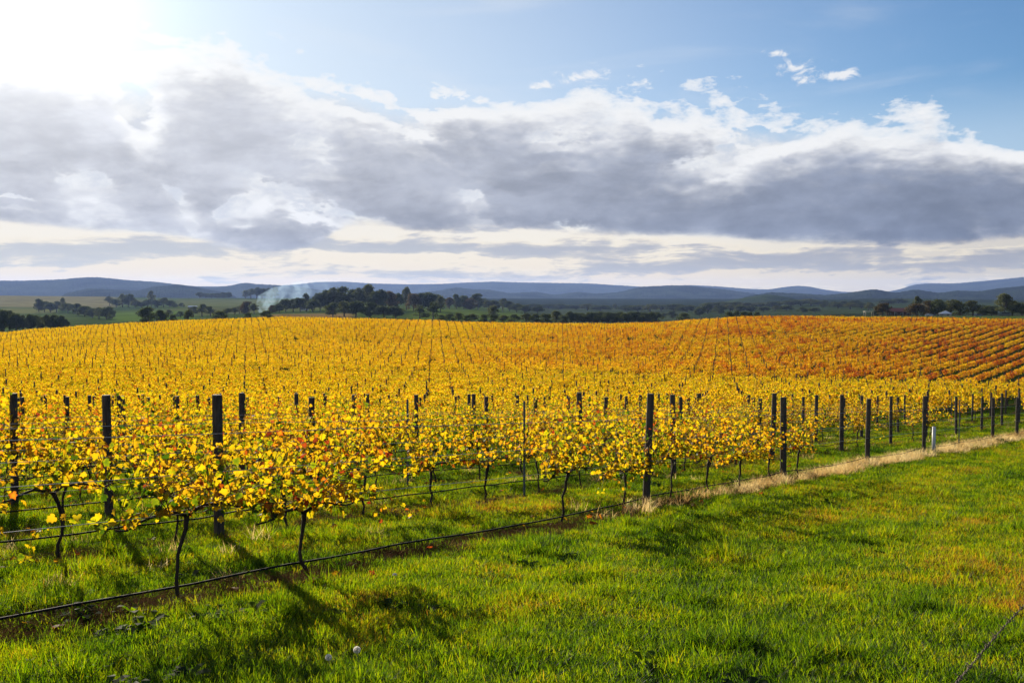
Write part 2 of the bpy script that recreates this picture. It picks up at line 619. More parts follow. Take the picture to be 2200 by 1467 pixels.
def leafy(T, col, trans_col, trans=0.5, gloss=0.06, rough=0.45):
    d = T.node('ShaderNodeBsdfDiffuse')
    T.put(d.inputs['Color'], col)
    t = T.node('ShaderNodeBsdfTranslucent')
    T.put(t.inputs['Color'], trans_col)
    mx = T.node('ShaderNodeMixShader')
    mx.inputs[0].default_value = trans
    T.l.new(d.outputs[0], mx.inputs[1])
    T.l.new(t.outputs[0], mx.inputs[2])
    g = T.node('ShaderNodeBsdfGlossy')
    g.inputs['Roughness'].default_value = rough
    g.inputs['Color'].default_value = (1, 1, 1, 1)
    m2 = T.node('ShaderNodeMixShader')
    m2.inputs[0].default_value = gloss
    T.l.new(mx.outputs[0], m2.inputs[1])
    T.l.new(g.outputs[0], m2.inputs[2])
    return m2.outputs[0]


def attr(T, name, out='Fac'):
    a = T.node('ShaderNodeAttribute')
    a.attribute_name = name
    return a.outputs[out]


def wpos(T):
    return T.node('ShaderNodeNewGeometry').outputs['Position']


def simple(name, col, rough=0.8, spec=0.3, var=0.25, scale=6.0, metal=0.0):
    m, T = newmat(name)
    tc = T.node('ShaderNodeTexCoord').outputs['Object']
    n = T.noise(tc, scale, 5, 0.6)
    f = T.step(n, 0.3, 0.7, 1 - var, 1 + var)
    c = T.mix(1.0, tuple(col), T.xyz(f, f, f), 'MULTIPLY')
    surf(T, principled(T, c, rough, spec, metal))
    return m


M = {}


def vine_leaf_material():
    m, T = newmat("vine_leaf")
    t = attr(T, 'tint')
    p = wpos(T)
    X, Y, Z = T.sep(p)
    rnd = T.node('ShaderNodeObjectInfo').outputs['Random']
    # autumn turns faster on the far block, most of all on its right
    reg = T.noise(p, 0.045, 4, 0.6)
    reg2 = T.noise(p, 0.35, 3, 0.6)
    far = T.step(Y, 117, 140)
    uu = T.div(X, T.m('MAXIMUM', Y, 1.0))
    side = T.step(uu, -0.30, 0.42, 0.06, 1.0)
    turn = T.mul(T.mul(far, side), T.step(T.add(reg, T.mul(T.sub(reg2, 0.5), 0.7)), 0.37, 0.66, 0.12, 0.46))
    turn = T.add(turn, T.mul(far, 0.01))
    near = T.mul(T.sub(reg2, 0.5), 0.30)
    k = T.add(T.add(t, turn), T.add(near, T.mul(T.sub(rnd, 0.5), 0.12)))
    stops = [(0.02, (0.035, 0.075, 0.008)), (0.16, (0.10, 0.15, 0.012)), (0.27, (0.30, 0.28, 0.015)), (0.42, (0.46, 0.33, 0.014)), (0.62, (0.50, 0.30, 0.014)),
             (0.78, (0.46, 0.20, 0.014)), (0.90, (0.38, 0.095, 0.015)), (1.0, (0.22, 0.035, 0.015))]
    col = T.mix(1.0, T.ramp(k, stops), (0.30, 0.30, 0.30, 1), 'MULTIPLY')
    stops2 = [(0.02, (0.05, 0.11, 0.003)), (0.16, (0.20, 0.27, 0.005)), (0.27, (0.54, 0.46, 0.005)), (0.42, (0.76, 0.49, 0.006)), (0.62, (0.72, 0.37, 0.007)),
              (0.78, (0.66, 0.25, 0.008)), (0.90, (0.50, 0.10, 0.008)), (1.0, (0.26, 0.03, 0.01))]
    col2 = T.ramp(k, stops2)
    surf(T, leafy(T, col, col2, 0.62, 0.010, 0.45))
    return m


def bark_material(name, col, scale=18.0, b=0.6):
    m, T = newmat(name)
    tc = T.node('ShaderNodeTexCoord').outputs['Object']
    mp = T.node('ShaderNodeMapping')
    mp.inputs['Scale'].default_value = (1, 1, 0.18)
    T.l.new(tc, mp.inputs['Vector'])
    n = T.noise(mp.outputs[0], scale * 3, 7, 0.65)
    n2 = T.noise(tc, 2.2, 4, 0.6)
    f = T.add(T.step(n, 0.3, 0.7, 0.55, 1.3), T.mul(T.sub(n2, 0.5), 0.7))
    c = T.mix(1.0, tuple(col), T.xyz(f, f, f), 'MULTIPLY')
    surf(T, principled(T, c, 0.9, 0.15, 0, bump(T, n, b, 0.01)))
    return m


def grass_material(name, stops, stops2, trans=0.5, gloss=0.05):
    m, T = newmat(name)
    t = attr(T, 'tint')
    rnd = T.node('ShaderNodeObjectInfo').outputs['Random']
    p = wpos(T)
    big = T.noise(p, 0.22, 3, 0.5)
    mid = T.noise(p, 1.3, 3, 0.5)
    k = T.add(T.add(T.mul(t, 0.55), T.mul(rnd, 0.32)), T.add(T.mul(T.sub(big, 0.5), 1.0), T.add(T.mul(T.sub(mid, 0.5), 1.1), 0.03)))
    # mown and driven strips along the track
    gx, gy, gq = T.sep(p)
    lat_ = T.add(T.mul(gx, LD[0]), T.mul(gy, LD[1]))
    lon_ = T.add(T.mul(gx, RD[0]), T.mul(gy, RD[1]))
    strip = T.noise(T.xyz(T.mul(lat_, 0.75), T.mul(lon_, 0.07), 4.0), 1.0, 3, 0.5)
    k = T.add(k, T.mul(T.sub(strip, 0.5), 0.95))
    # the verge dries out to the right of the track, near the fence
    X, Y, Z = T.sep(p)
    lat = T.sub(X, T.mul(Y, 0.30))
    dry = T.mul(T.step(T.add(lat, T.mul(T.sub(mid, 0.5), 1.6)), 0.8, 2.3), T.step(Y, 12.0, 8.0))
    k = T.add(k, T.mul(dry, 0.42))
    surf(T, leafy(T, T.ramp(k, stops), T.ramp(k, stops2), trans, gloss, 0.5))
    return m


M['leaf'] = vine_leaf_material()
M['vine_bark'] = bark_material("vine_bark", (0.055, 0.040, 0.028))
M['cane'] = simple("vine_cane", (0.13, 0.065, 0.03), 0.8, 0.2)
M['post'] = bark_material("weathered_timber", (0.078, 0.064, 0.050), 10.0, 0.9)
M['metal_post'] = simple("painted_steel", (0.10, 0.12, 0.12), 0.55, 0.4, 0.15)
M['hose'] = simple("black_hose", (0.014, 0.013, 0.014), 0.8, 0.12, 0.2)
M['wire'] = simple("galvanised_wire", (0.42, 0.41, 0.40), 0.35, 0.5, 0.2, 6, 0.7)
M['rusty'] = simple("rusted_wire", (0.11, 0.07, 0.05), 0.7, 0.3, 0.4)
M['white'] = simple("white_plastic", (0.50, 0.50, 0.50), 0.5, 0.4, 0.08)
M['grass'] = grass_material("grass_blade",
    [(0.0, (0.006, 0.018, 0.002)), (0.35, (0.016, 0.036, 0.002)), (0.65, (0.034, 0.052, 0.003)), (0.85, (0.09, 0.065, 0.006)), (1.0, (0.14, 0.07, 0.012))],
    [(0.0, (0.03, 0.09, 0.002)), (0.35, (0.165, 0.30, 0.001)), (0.65, (0.41, 0.50, 0.002)), (0.85, (0.54, 0.38, 0.006)), (1.0, (0.52, 0.24, 0.02))], 0.60, 0.008)
M['straw'] = grass_material("dry_straw",
    [(0.0, (0.22, 0.13, 0.045)), (0.4, (0.38, 0.26, 0.10)), (0.9, (0.54, 0.42, 0.20))],
    [(0.0, (0.50, 0.28, 0.08)), (0.4, (0.86, 0.62, 0.24)), (0.9, (0.95, 0.80, 0.42))], 0.66, 0.01)
M['litter'] = grass_material("brown_litter",
    [(0.0, (0.05, 0.028, 0.012)), (0.45, (0.13, 0.075, 0.034)), (0.9, (0.32, 0.21, 0.10))],
    [(0.0, (0.10, 0.052, 0.02)), (0.45, (0.30, 0.16, 0.065)), (0.9, (0.60, 0.38, 0.17))], 0.5, 0.0)


def ground_material():
    m, T = newmat("ground_cover")
    p = wpos(T)
    X, Y, Z = T.sep(p)
    n = T.noise(p, 1.1, 6, 0.6)
    nf = T.noise(p, 14.0, 5, 0.65)
    turf = T.ramp(T.add(T.mul(n, 0.6), T.mul(nf, 0.4)), [(0.25, (0.010, 0.018, 0.003)), (0.5, (0.024, 0.044, 0.005)), (0.75, (0.05, 0.068, 0.008))])
    # brown litter under each row of vines
    d = T.add(T.mul(X, LD[0]), T.mul(Y, LD[1]))
    k = T.m('FRACT', T.add(T.div(T.sub(d, D1), DROW), 0.5))
    ofs = T.m('ABSOLUTE', T.sub(k, 0.5))
    under = T.mul(T.step(T.add(ofs, T.mul(T.sub(n, 0.5), 0.22)), 0.11, 0.02), T.step(d, D1 - 1.0, D1 - 0.5))
    soil = T.ramp(nf, [(0.3, (0.026, 0.020, 0.010)), (0.7, (0.085, 0.058, 0.032))])
    nearc = T.mix(under, turf, soil)
    fld = attr(T, 'field', 'Color')
    nn = T.noise(p, 0.02, 6, 0.65)
    ff = T.step(nn, 0.3, 0.7, 0.75, 1.25)
    fld = T.mix(1.0, fld, T.xyz(ff, ff, ff), 'MULTIPLY')
    c = T.mix(T.step(Y, 303, 310), nearc, fld)
    surf(T, principled(T, c, 1.0, 0.0, 0, bump(T, nf, 0.6, 0.05)))
    return m


M['ground'] = ground_material()


def hill_material(name, a, b):
    m, T = newmat(name)
    p = wpos(T)
    n = T.noise(p, 0.004, 5, 0.6)
    nf = T.noise(p, 0.05, 5, 0.7)
    c = T.mix(T.step(T.add(T.mul(n, 0.6), T.mul(nf, 0.4)), 0.38, 0.62), a, b)
    surf(T, principled(T, c, 1.0, 0.0, 0, bump(T, nf, 1.0, 12.0)))
    return m


M['hill'] = hill_material("forest_hill", (0.005, 0.011, 0.009), (0.030, 0.042, 0.024))
M['hill_near'] = hill_material("forest_hill_near", (0.005, 0.011, 0.008), (0.026, 0.038, 0.018))


# ------------------------------------------------------------------ ground sheet
def field_colour(X, Y):
    px = 1100 + F * X / np.maximum(Y, 1)
    n = X.shape
    c = np.empty(n + (4,), np.float32)
    c[...] = (0.070, 0.105, 0.028, 1)
    def put(mask, rgb):
        for k in range(3):
            c[..., k] = c[..., k] * (1 - mask) + rgb[k] * mask
    def reg(x0, x1, y0, y1, wx=14, wy=0.06):
        return sm(px, x0 - wx, x0 + wx) * (1 - sm(px, x1 - wx, x1 + wx)) * sm(Y, y0 * (1 - wy), y0 * (1 + wy)) * (1 - sm(Y, y1 * (1 - wy), y1 * (1 + wy)))
    v = np.sin(X * 0.011 + 1.3 * np.sin(Y * 0.004)) + np.sin(Y * 0.006 + 0.9 * np.sin(X * 0.006))
    put(sm(v, 0.5, 0.7) * sm(Y, 900, 1100), (0.105, 0.120, 0.045))
    put(sm(-v, 0.6, 0.8) * sm(Y, 900, 1100), (0.050, 0.085, 0.028))
    put(reg(-400, 250, 1900, 3400), (0.21, 0.19, 0.085))
    put(reg(-200, 120, 1450, 1800), (0.17, 0.18, 0.055))
    put(reg(380, 560, 1700, 2600), (0.12, 0.14, 0.05))
    put(reg(235, 420, 900, 1420), (0.10, 0.16, 0.028))
    put(reg(560, 760, 500, 900), (0.22, 0.15, 0.06))
    put(reg(880, 1120, 700, 1350), (0.095, 0.14, 0.026))
    put(reg(1480, 2600, 600, 2600), (0.042, 0.062, 0.026))  # cloud shadow over the right valley, painted in as darker field colour
    put(reg(1000, 2700, 2300, 9000), (0.022, 0.034, 0.020))
    put(reg(1850, 2500, 492, 560), (0.10, 0.13, 0.03))
    put(reg(1130, 1480, 600, 2300), (0.050, 0.068, 0.030))
    c[..., :3] *= 0.80
    return c


def build_ground():
    azs = np.concatenate([np.arange(-180, -33, 3.0), np.arange(-33, 33.01, 0.14), np.arange(36, 180, 3.0)])
    azs = np.unique(np.round(azs, 4))
    rs = [0.6]
    while rs[-1] < 17000:
        rs.append(rs[-1] * (1.03 if rs[-1] < 80 else 1.022))
    rs = np.array(rs)
    A, R_ = np.meshgrid(np.radians(azs), rs, indexing='ij')
    X = R_ * np.sin(A)
    Y = R_ * np.cos(A)
    Zg = ground(X, Y)
    na, nr = A.shape
    verts = np.stack([X, Y, Zg], -1).reshape(-1, 3)
    verts = np.concatenate([verts, [[0, 0, gz(0, 0)]]])
    i, j = np.meshgrid(np.arange(na), np.arange(nr - 1), indexing='ij')
    i2 = (i + 1) % na
    q = np.stack([i * nr + j, i * nr + j + 1, i2 * nr + j + 1, i2 * nr + j], -1).reshape(-1, 4)
    t = np.stack([np.full(na, na * nr), np.arange(na) * nr, ((np.arange(na) + 1) % na) * nr], -1)
    me = bpy.data.meshes.new("ground")
    me.vertices.add(len(verts))
    me.vertices.foreach_set('co', verts.astype(np.float32).ravel())
    loops = np.concatenate([q.ravel(), t.ravel()])
    me.loops.add(len(loops))
    me.loops.foreach_set('vertex_index', loops.astype(np.int32))
    me.polygons.add(len(q) + len(t))
    starts = np.concatenate([np.arange(len(q)) * 4, len(q) * 4 + np.arange(len(t)) * 3])
    me.polygons.foreach_set('loop_start', starts.astype(np.int32))
    me.polygons.foreach_set('use_smooth', np.ones(len(starts), bool))
    me.update(calc_edges=True)
    me.validate()
    fc = field_colour(verts[:, 0], verts[:, 1])
    me.attributes.new('field', 'FLOAT_COLOR', 'POINT').data.foreach_set('color', fc.ravel())
    me.materials.append(M['ground'])
    setkind(obj("ground", me), 'structure')


build_ground()


# ------------------------------------------------------------------ hills
def ridge(name, D, depth, pts, mat, seed, z0=-40.0, rough=5.0, gully=0.30):
    """a long hill range: crest line given as bearing/height, real depth, gullies and a tree-rough surface"""
    pts = np.array(pts, float)
    px = np.arange(pts[0, 0], pts[-1, 0] + 0.1, 1.6)
    yy = np.interp(px, pts[:, 0], pts[:, 1])
    for _ in range(30):
        yy[1:-1] = 0.25 * yy[:-2] + 0.5 * yy[1:-1] + 0.25 * yy[2:]
    H = -(yy - HOR) / F * D
    u = (px - 1100) / F
    vs_ = np.concatenate([np.linspace(-1, 0, 40), np.linspace(0.06, 1, 8)])
    r = np.random.default_rng(seed)
    U_, V_ = np.meshgrid(u, vs_, indexing='ij')
    X0 = U_ * D
    Dd = D + depth * V_
    t = np.abs(V_)
    prof = (0.5 + 0.5 * np.cos(pi * t)) ** 1.1
    g = wav(X0 + 0.5 * depth * V_, Dd * 0.35, seed, 9, depth * 0.55) + 0.6 * wav(X0, Dd, seed + 1, 9, depth * 0.22)
    hh = (H[:, None] - z0) * prof
    hh = hh * (1 - gully * np.clip(g + 0.5, 0, 2) * np.sin(pi * np.clip(t, 0, 1)) ** 0.8)
    fine = wav(X0, Dd, seed + 2, 12, 26.0) + 0.12 * r.standard_normal(U_.shape)
    Z = z0 + hh + rough * fine * np.clip(prof * 2, 0, 1)
    ends = np.minimum(sm(np.arange(len(px)), 0, 30), 1 - sm(np.arange(len(px)), len(px) - 31, len(px) - 1))[:, None]
    if pts[0, 0] < 0: ends = np.maximum(ends, (np.arange(len(px)) < len(px) / 2)[:, None])
    if pts[-1, 0] > 2200: ends = np.maximum(ends, (np.arange(len(px)) > len(px) / 2)[:, None])
    Z = (z0 - 10) + (Z - z0 + 10) * ends
    verts = np.stack([U_ * Dd, Dd, Z], -1).reshape(-1, 3)
    a, b = U_.shape
    i, j = np.meshgrid(np.arange(a - 1), np.arange(b - 1), indexing='ij')
    q = np.stack([i * b + j, (i + 1) * b + j, (i + 1) * b + j + 1, i * b + j + 1], -1).reshape(-1, 4)
    me = bpy.data.meshes.new(name)
    me.from_pydata(verts.tolist(), [], q.tolist())
    me.materials.append(mat)
    me.polygons.foreach_set('use_smooth', [True] * len(me.polygons))
    setkind(obj(name, me), 'structure')


ridge("far_hills", 11500, 2600, [(-500, 612), (0, 612), (560, 616), (640, 611), (680, 606), (740, 605), (800, 609), (880, 611), (950, 610), (1000, 607), (1060, 605), (1120, 607), (1200, 608), (1270, 609), (1340, 614), (1380, 616), (1440, 614), (1480, 612.5), (1540, 615), (1600, 620), (1650, 622), (1690, 616), (1715, 614), (1740, 616), (1768, 622), (1810, 627), (1900, 628), (1935, 621), (1960, 612), (1990, 609), (2050, 609), (2120, 603), (2200, 595), (2700, 585)], M['hill'], 21, -30, 5.0, 0.25)
ridge("left_hills", 7500, 1500, [(-600, 606), (0, 603), (50, 603), (100, 602), (140, 600), (170, 597), (205, 595), (240, 598), (280, 602), (340, 606), (380, 611), (410, 614), (440, 617), (470, 616), (500, 613), (525, 607), (550, 610), (590, 612), (640, 616), (700, 625), (760, 640)], M['hill'], 31, -30, 5.0, 0.28)
ridge("low_left_hills", 5200, 900, [(100, 640), (124, 634), (192, 620), (252, 622), (293, 625), (336, 615), (387, 611), (437, 620), (471, 626), (540, 640)], M['hill'], 41, -20, 4.0, 0.25)
ridge("middle_hills", 7200, 1300, [(720, 642), (860, 634), (938, 625), (982, 617), (1019, 622), (1049, 622), (1093, 630), (1150, 627), (1194, 634), (1238, 627), (1278, 631), (1330, 628), (1369, 617), (1400, 615), (1440, 613), (1480, 614), (1540, 620), (1600, 628), (1680, 640)], M['hill'], 51, -30, 5.0, 0.25)
ridge("right_hills", 4800, 900, [(1560, 648), (1601, 637), (1653, 628), (1709, 630), (1775, 634), (1824, 629), (1876, 621), (1922, 629), (1968, 622), (2017, 630), (2053, 624), (2102, 626), (2151, 619), (2200, 614), (2500, 605)], M['hill_near'], 61, -20, 4.0, 0.22)


M['pasture_hill'] = hill_material("pasture_hill", (0.022, 0.036, 0.014), (0.045, 0.066, 0.022))
ridge("green_hill", 3000, 420, [(1440, 664), (1520, 655), (1585, 642), (1650, 632), (1690, 638), (1730, 648), (1790, 657), (1850, 664)], M['pasture_hill'], 71, -36, 0.8, 0.12)
ridge("right_green_hill", 2400, 380, [(1740, 668), (1820, 658), (1890, 647), (1960, 641), (2030, 645), (2110, 652), (2200, 655), (2400, 660)], M['pasture_hill'], 81, -34, 0.8, 0.12)


# ------------------------------------------------------------------ grapevines
LEAF2D = np.array([(0, 0.30), (0, 0.02), (0.15, -0.12), (0.36, -0.06), (0.50, 0.16), (0.36, 0.30), (0.47, 0.55), (0.22, 0.62), (0.0, 0.92),
                   (-0.22, 0.62), (-0.47, 0.55), (-0.36, 0.30), (-0.50, 0.16), (-0.36, -0.06), (-0.15, -0.12)])


def leaves(mb, P, T_, Nn, S, tint, rng, shape='full'):
    """add leaf blades at P with tip direction T_, facing Nn, width S"""
    P, T_, Nn = map(lambda a: np.asarray(a, float), (P, T_, Nn))
    T_ /= np.linalg.norm(T_, axis=1)[:, None] + 1e-9
    B = np.cross(T_, Nn)
    B /= np.linalg.norm(B, axis=1)[:, None] + 1e-9
    Nn = np.cross(B, T_)
    n = len(P)
    if shape == 'full':
        L = LEAF2D
        fc = [(0, k, k + 1) for k in range(1, 14)] + [(0, 14, 1)]
    elif shape == 'mid':
        L = np.array([(0, 0), (0.45, 0.05), (0.42, 0.55), (0, 0.92), (-0.42, 0.55), (-0.45, 0.05)])
        fc = [(0, 1, 2, 3), (0, 3, 4, 5)]
    else:
        L = np.array([(0, 0), (0.5, 0.35), (0, 0.9), (-0.5, 0.35)])
        fc = [(0, 1, 2, 3)]
    k = len(L)
    fold = rng.uniform(-0.6, 1.3, n)[:, None]
    curl = rng.uniform(-0.3, 1.1, n)[:, None]
    zz = -fold * np.abs(L[:, 0])[None] * 0.6 - curl * (L[:, 1][None] - 0.2) ** 2 * 0.6 + (rng.uniform(-0.05, 0.05, (n, k)) if shape == 'full' else 0)
    S = np.asarray(S)[:, None, None]
    V = P[:, None] + S * (L[None, :, 0:1] * B[:, None] + L[None, :, 1:2] * T_[:, None] + zz[:, :, None] * Nn[:, None])
    base = mb.n
    mb.v.append(V.reshape(-1, 3))
    mb.n += n * k
    if shape == 'full':          # greener along the veins, browning at the margin
        edge = rng.uniform(-0.02, 0.17, (n, 1)) * np.r_[0.0, np.ones(k - 1)] * rng.uniform(0.3, 1.3, (n, k))
        tt = np.clip(np.asarray(tint)[:, None] + edge - 0.05 * np.r_[1.0, np.zeros(k - 1)], 0.01, 0.99)
        mb.attr.append(tt.ravel())
    else:
        mb.attr.append(np.repeat(tint, k))
    for i in range(n):
        o = base + i * k
        mb.f.extend([[o + a for a in f] for f in fc])


def vine_tints(rng, n, green=0.12, red=0.07, base=0.42):
    t = rng.normal(base, 0.085, n)
    w = rng.random(n)
    t = np.where(w < green, rng.uniform(0.02, 0.24, n), t)
    t = np.where(w > 1 - red, rng.uniform(0.72, 1.0, n), t)
    return np.clip(t, 0.01, 0.99)


def vine_variant(i, dens=1.0, hgt=1.0, green=0.12, red=0.06, lean=0.0, width=0.72):
    rng = np.random.default_rng(100 + i)
    tr, cn, fo = MB(), MB(), MB()
    hz = rng.uniform(0.62, 0.74)
    n = 8
    px, py = rng.normal(0, 0.024, n).cumsum(), rng.normal(0, 0.024, n).cumsum()
    px -= px[-1]
    px = px + lean * (1 - np.linspace(0, 1, n)) ** 1.3
    py -= py[-1] * np.linspace(0, 1, n)
    pts = [(px[k], py[k], -0.06 + (hz + 0.06) * k / (n - 1)) for k in range(n)]
    rad = np.interp(np.linspace(0, 1, n), [0, 0.12, 0.5, 0.9, 1], [0.028, 0.019, 0.015, 0.021, 0.026]) * rng.uniform(0.85, 1.15)
    tr.tube(pts, rad, 7)
    # second stem on some vines
    if i == 5:
        a = rng.uniform(-0.10, 0.10)
        tr.tube([pts[3], (pts[3][0] + a, 0.02, pts[3][2] + 0.10), (a * 1.1, 0.03, hz - 0.1), (pts[-1][0] + a * 0.6, 0.0, hz + 0.02)], [0.014, 0.013, 0.012, 0.013], 6)
    # two arms tied along the wire
    arms = []
    for sd in (-1, 1):
        L = width * rng.uniform(0.8, 1.05)
        m = 7
        ap = [(sd * L * k / (m - 1), rng.normal(0, 0.012), hz + 0.05 * sin(k * 0.9) + 0.04 * k / (m - 1) + rng.normal(0, 0.008)) for k in range(m)]
        ap[0] = pts[-1]
        tr.tube(ap, np.linspace(0.018, 0.008, m), 6)
        arms.append(ap)
    LP, LT, LN, LS = [], [], [], []
    ncane = int(round(24 * dens))
    for c in range(ncane):
        ap = arms[c % 2]
        f = rng.uniform(0.02, 1)
        k = min(int(f * (len(ap) - 1)), len(ap) - 2)
        w = f * (len(ap) - 1) - k
        p = np.array(ap[k]) * (1 - w) + np.array(ap[k + 1]) * w
        kind = rng.random()
        ln = rng.uniform(0.55, 1.15) * hgt
        if kind < 0.60:
            d = np.array([rng.normal(0, 0.30), rng.normal(0, 0.24), 1.0])
            droop = rng.uniform(0.0, 0.5)
        elif kind < 0.85:
            d = np.array([rng.normal(0, 0.6), rng.choice([-1, 1]) * rng.uniform(0.3, 0.9), 0.75])
            droop = rng.uniform(0.8, 1.8)
        else:
            d = np.array([rng.normal(0, 0.7), rng.normal(0, 0.5), 0.15])
            droop = rng.uniform(0.6, 2.6)
            ln *= 0.75
        d /= np.linalg.norm(d)
        seg = 0.066
        path = [p.copy()]
        for q in range(int(ln / seg)):
            d = d + rng.normal(0, 0.10, 3)
            d[2] -= droop * seg * (q * seg) * 3.0
            d /= np.linalg.norm(d)
            p = p + d * seg
            if p[2] < 0.30:
                break
            path.append(p.copy())
            sd = 1 if q % 2 else -1
            side = np.cross(d, [0, 0, 1.0]) * sd + rng.normal(0, 0.45, 3)
            side /= np.linalg.norm(side) + 1e-6
            for rep in range(1 + int(rng.random() < 0.75)):
                sv = side if rep == 0 else -side + rng.normal(0, 0.4, 3)
                pet = p + sv * rng.uniform(0.03, 0.09)
                if rng.random() < 0.10:
                    continue
                LP.append(pet)
                LT.append(sv * 0.7 + np.array([0, 0, -rng.uniform(0.1, 1.2)]) + rng.normal(0, 0.25, 3))
                LN.append(sv * rng.uniform(0, 0.9) + np.array([0, 0, rng.uniform(0.1, 1.0)]) + rng.normal(0, 0.45, 3))
                LS.append(rng.uniform(0.050, 0.092) * (1.0 - 0.35 * (q * seg / max(ln, 0.1)) ** 2))
        if len(path) > 2:
            cn.tube(path, np.linspace(0.0055, 0.0022, len(path)), 4, cap=False)
    n = len(LP)
    tint = vine_tints(rng, n, green + 0.14, red)
    # leaves low and inside the canopy stay green longest, shoots tips turn red or brown in patches
    z = np.array(LP)[:, 2]
    q = np.array(LP)
    pt = np.sin(q[:, 0] * 6 + i * 1.7 + 2.0 * np.sin(q[:, 2] * 5 + i)) * np.sin(q[:, 2] * 7 + i * 0.6)
    tint = np.clip(tint - 0.05 * (z < 0.95) + 0.21 * pt + 0.03, 0.01, 0.99)
    leaves(fo, LP, LT, LN, LS, tint, rng)
    return (tr.mesh("trunk", M['vine_bark'], True), cn.mesh("canes", M['cane'], True), fo.mesh("foliage", M['leaf'], True, tint=True))


VSPEC = [dict(), dict(dens=1.15), dict(dens=0.9, green=0.25), dict(dens=1.25, hgt=1.08), dict(red=0.16), dict(dens=0.8, hgt=0.85), dict(green=0.3, dens=1.1),
         dict(dens=1.3, green=0.06), dict(hgt=1.15), dict(dens=1.0, red=0.12, green=0.18), dict(dens=0.65, hgt=0.8), dict(dens=1.2, hgt=0.95, green=0.16),
         dict(dens=0.95, lean=0.10, hgt=1.0), dict(dens=1.2, lean=0.13, hgt=1.1, red=0.14), dict(dens=1.05, lean=-0.09), dict(dens=1.1, hgt=1.25)]
for _k in VSPEC:
    _k['dens'] = _k.get('dens', 1.0) * 0.98
VINES = [vine_variant(i, **k) for i, k in enumerate(VSPEC)]


def lod_vine(i, nleaf, size, shape, wood=True):
    rng = np.random.default_rng(500 + i)
    mb = MB()
    n = nleaf
    x = rng.uniform(-0.80, 0.80, n)
    hump = (1.62 if shape == 'mid' else 1.42) + 0.10 * np.sin(x * 5 + i) + 0.08 * np.sin(x * 11 + 2 * i)
    z = 0.72 + (hump - 0.72) * rng.beta(1.7, 1.2, n)
    y = rng.normal(0, 0.17, n)
    lone = rng.random(n) < 0.06
    z = np.where(lone, z + rng.uniform(0.1, 0.35, n), z)
    P = np.stack([x, y, z], 1)
    T_ = np.stack([rng.normal(0, 0.6, n), rng.normal(0, 0.8, n), -rng.uniform(0.1, 1, n)], 1)
    Nn = np.stack([rng.normal(0, 0.5, n), rng.normal(0, 0.7, n), rng.uniform(0, 1, n)], 1)
    leaves(mb, P, T_, Nn, rng.uniform(0.8, 1.25, n) * size, vine_tints(rng, n, 0.07, 0.06, 0.43), rng, shape)
    nf = len(mb.f)
    if wood:
        mb.tube([(0.05, 0, -0.05), (-0.02, 0.02, 0.35), (0, 0, 0.75)], [0.03, 0.022, 0.026], 4)
        mb.tube([(-0.75, 0, 0.78), (0, 0, 0.73), (0.75, 0, 0.78)], 0.014, 3)
    me = mb.mesh("vine_canopy", [M['leaf'], M['vine_bark']], False, tint=True)
    mi = np.zeros(len(me.polygons), np.int32)
    mi[nf:] = 1
    me.polygons.foreach_set('material_index', mi)
    return me


MIDV = [lod_vine(i, 330, 0.105, 'mid') for i in range(8)]
FARV = [lod_vine(20 + i, 170, 0.145, 'quad') for i in range(8)]
ORD = ["first", "second", "third", "fourth", "fifth", "sixth", "seventh", "eighth", "ninth", "tenth", "eleventh", "twelfth", "thirteenth", "fourteenth", "fifteenth", "sixteenth",
       "seventeenth", "eighteenth", "nineteenth", "twentieth", "twenty-first", "twenty-second", "twenty-third", "twenty-fourth", "twenty-fifth", "twenty-sixth", "twenty-seventh",
       "twenty-eighth", "twenty-ninth", "thirtieth", "thirty-first", "thirty-second", "thirty-third", "thirty-fourth", "thirty-fifth", "thirty-sixth", "thirty-seventh", "thirty-eighth", "thirty-ninth", "fortieth"]


def pxy(x, y, z):
    return 1100 + F * x / y, HOR - F * z / y


FRONT = [(-4.6, 3), (-3.0, 1), (-1.5, 7), (0.0, 3), (1.4, 0), (2.9, 11), (s_of_px(395, D1), 1), (s_of_px(650, D1), 13), (s_of_px(1222, D1), 0), (s_of_px(1345, D1), 11),
         (s_of_px(1445, D1), 4), (16.6, 5), (s_of_px(1595, D1), 12), (19.6, 10), (s_of_px(1722, D1), 5)]


# bearings of the posts that stand clear in the first rows (row, bay)
SEEN = {(0, 0): 1390, (0, 1): 1687, (0, 2): 1868, (0, 3): 1990, (0, 4): 2066, (0, 5): 2138, (0, 6): 2190, (1, -1): 465, (1, 0): 1127, (1, 1): 1450, (1, 2): 1662, (1, 3): 1812, (1, 4): 1918,
        (2, -1): 227, (2, 0): 875, (2, 1): 1249, (3, -1): 23, (3, 0): 668, (4, 0): 516}


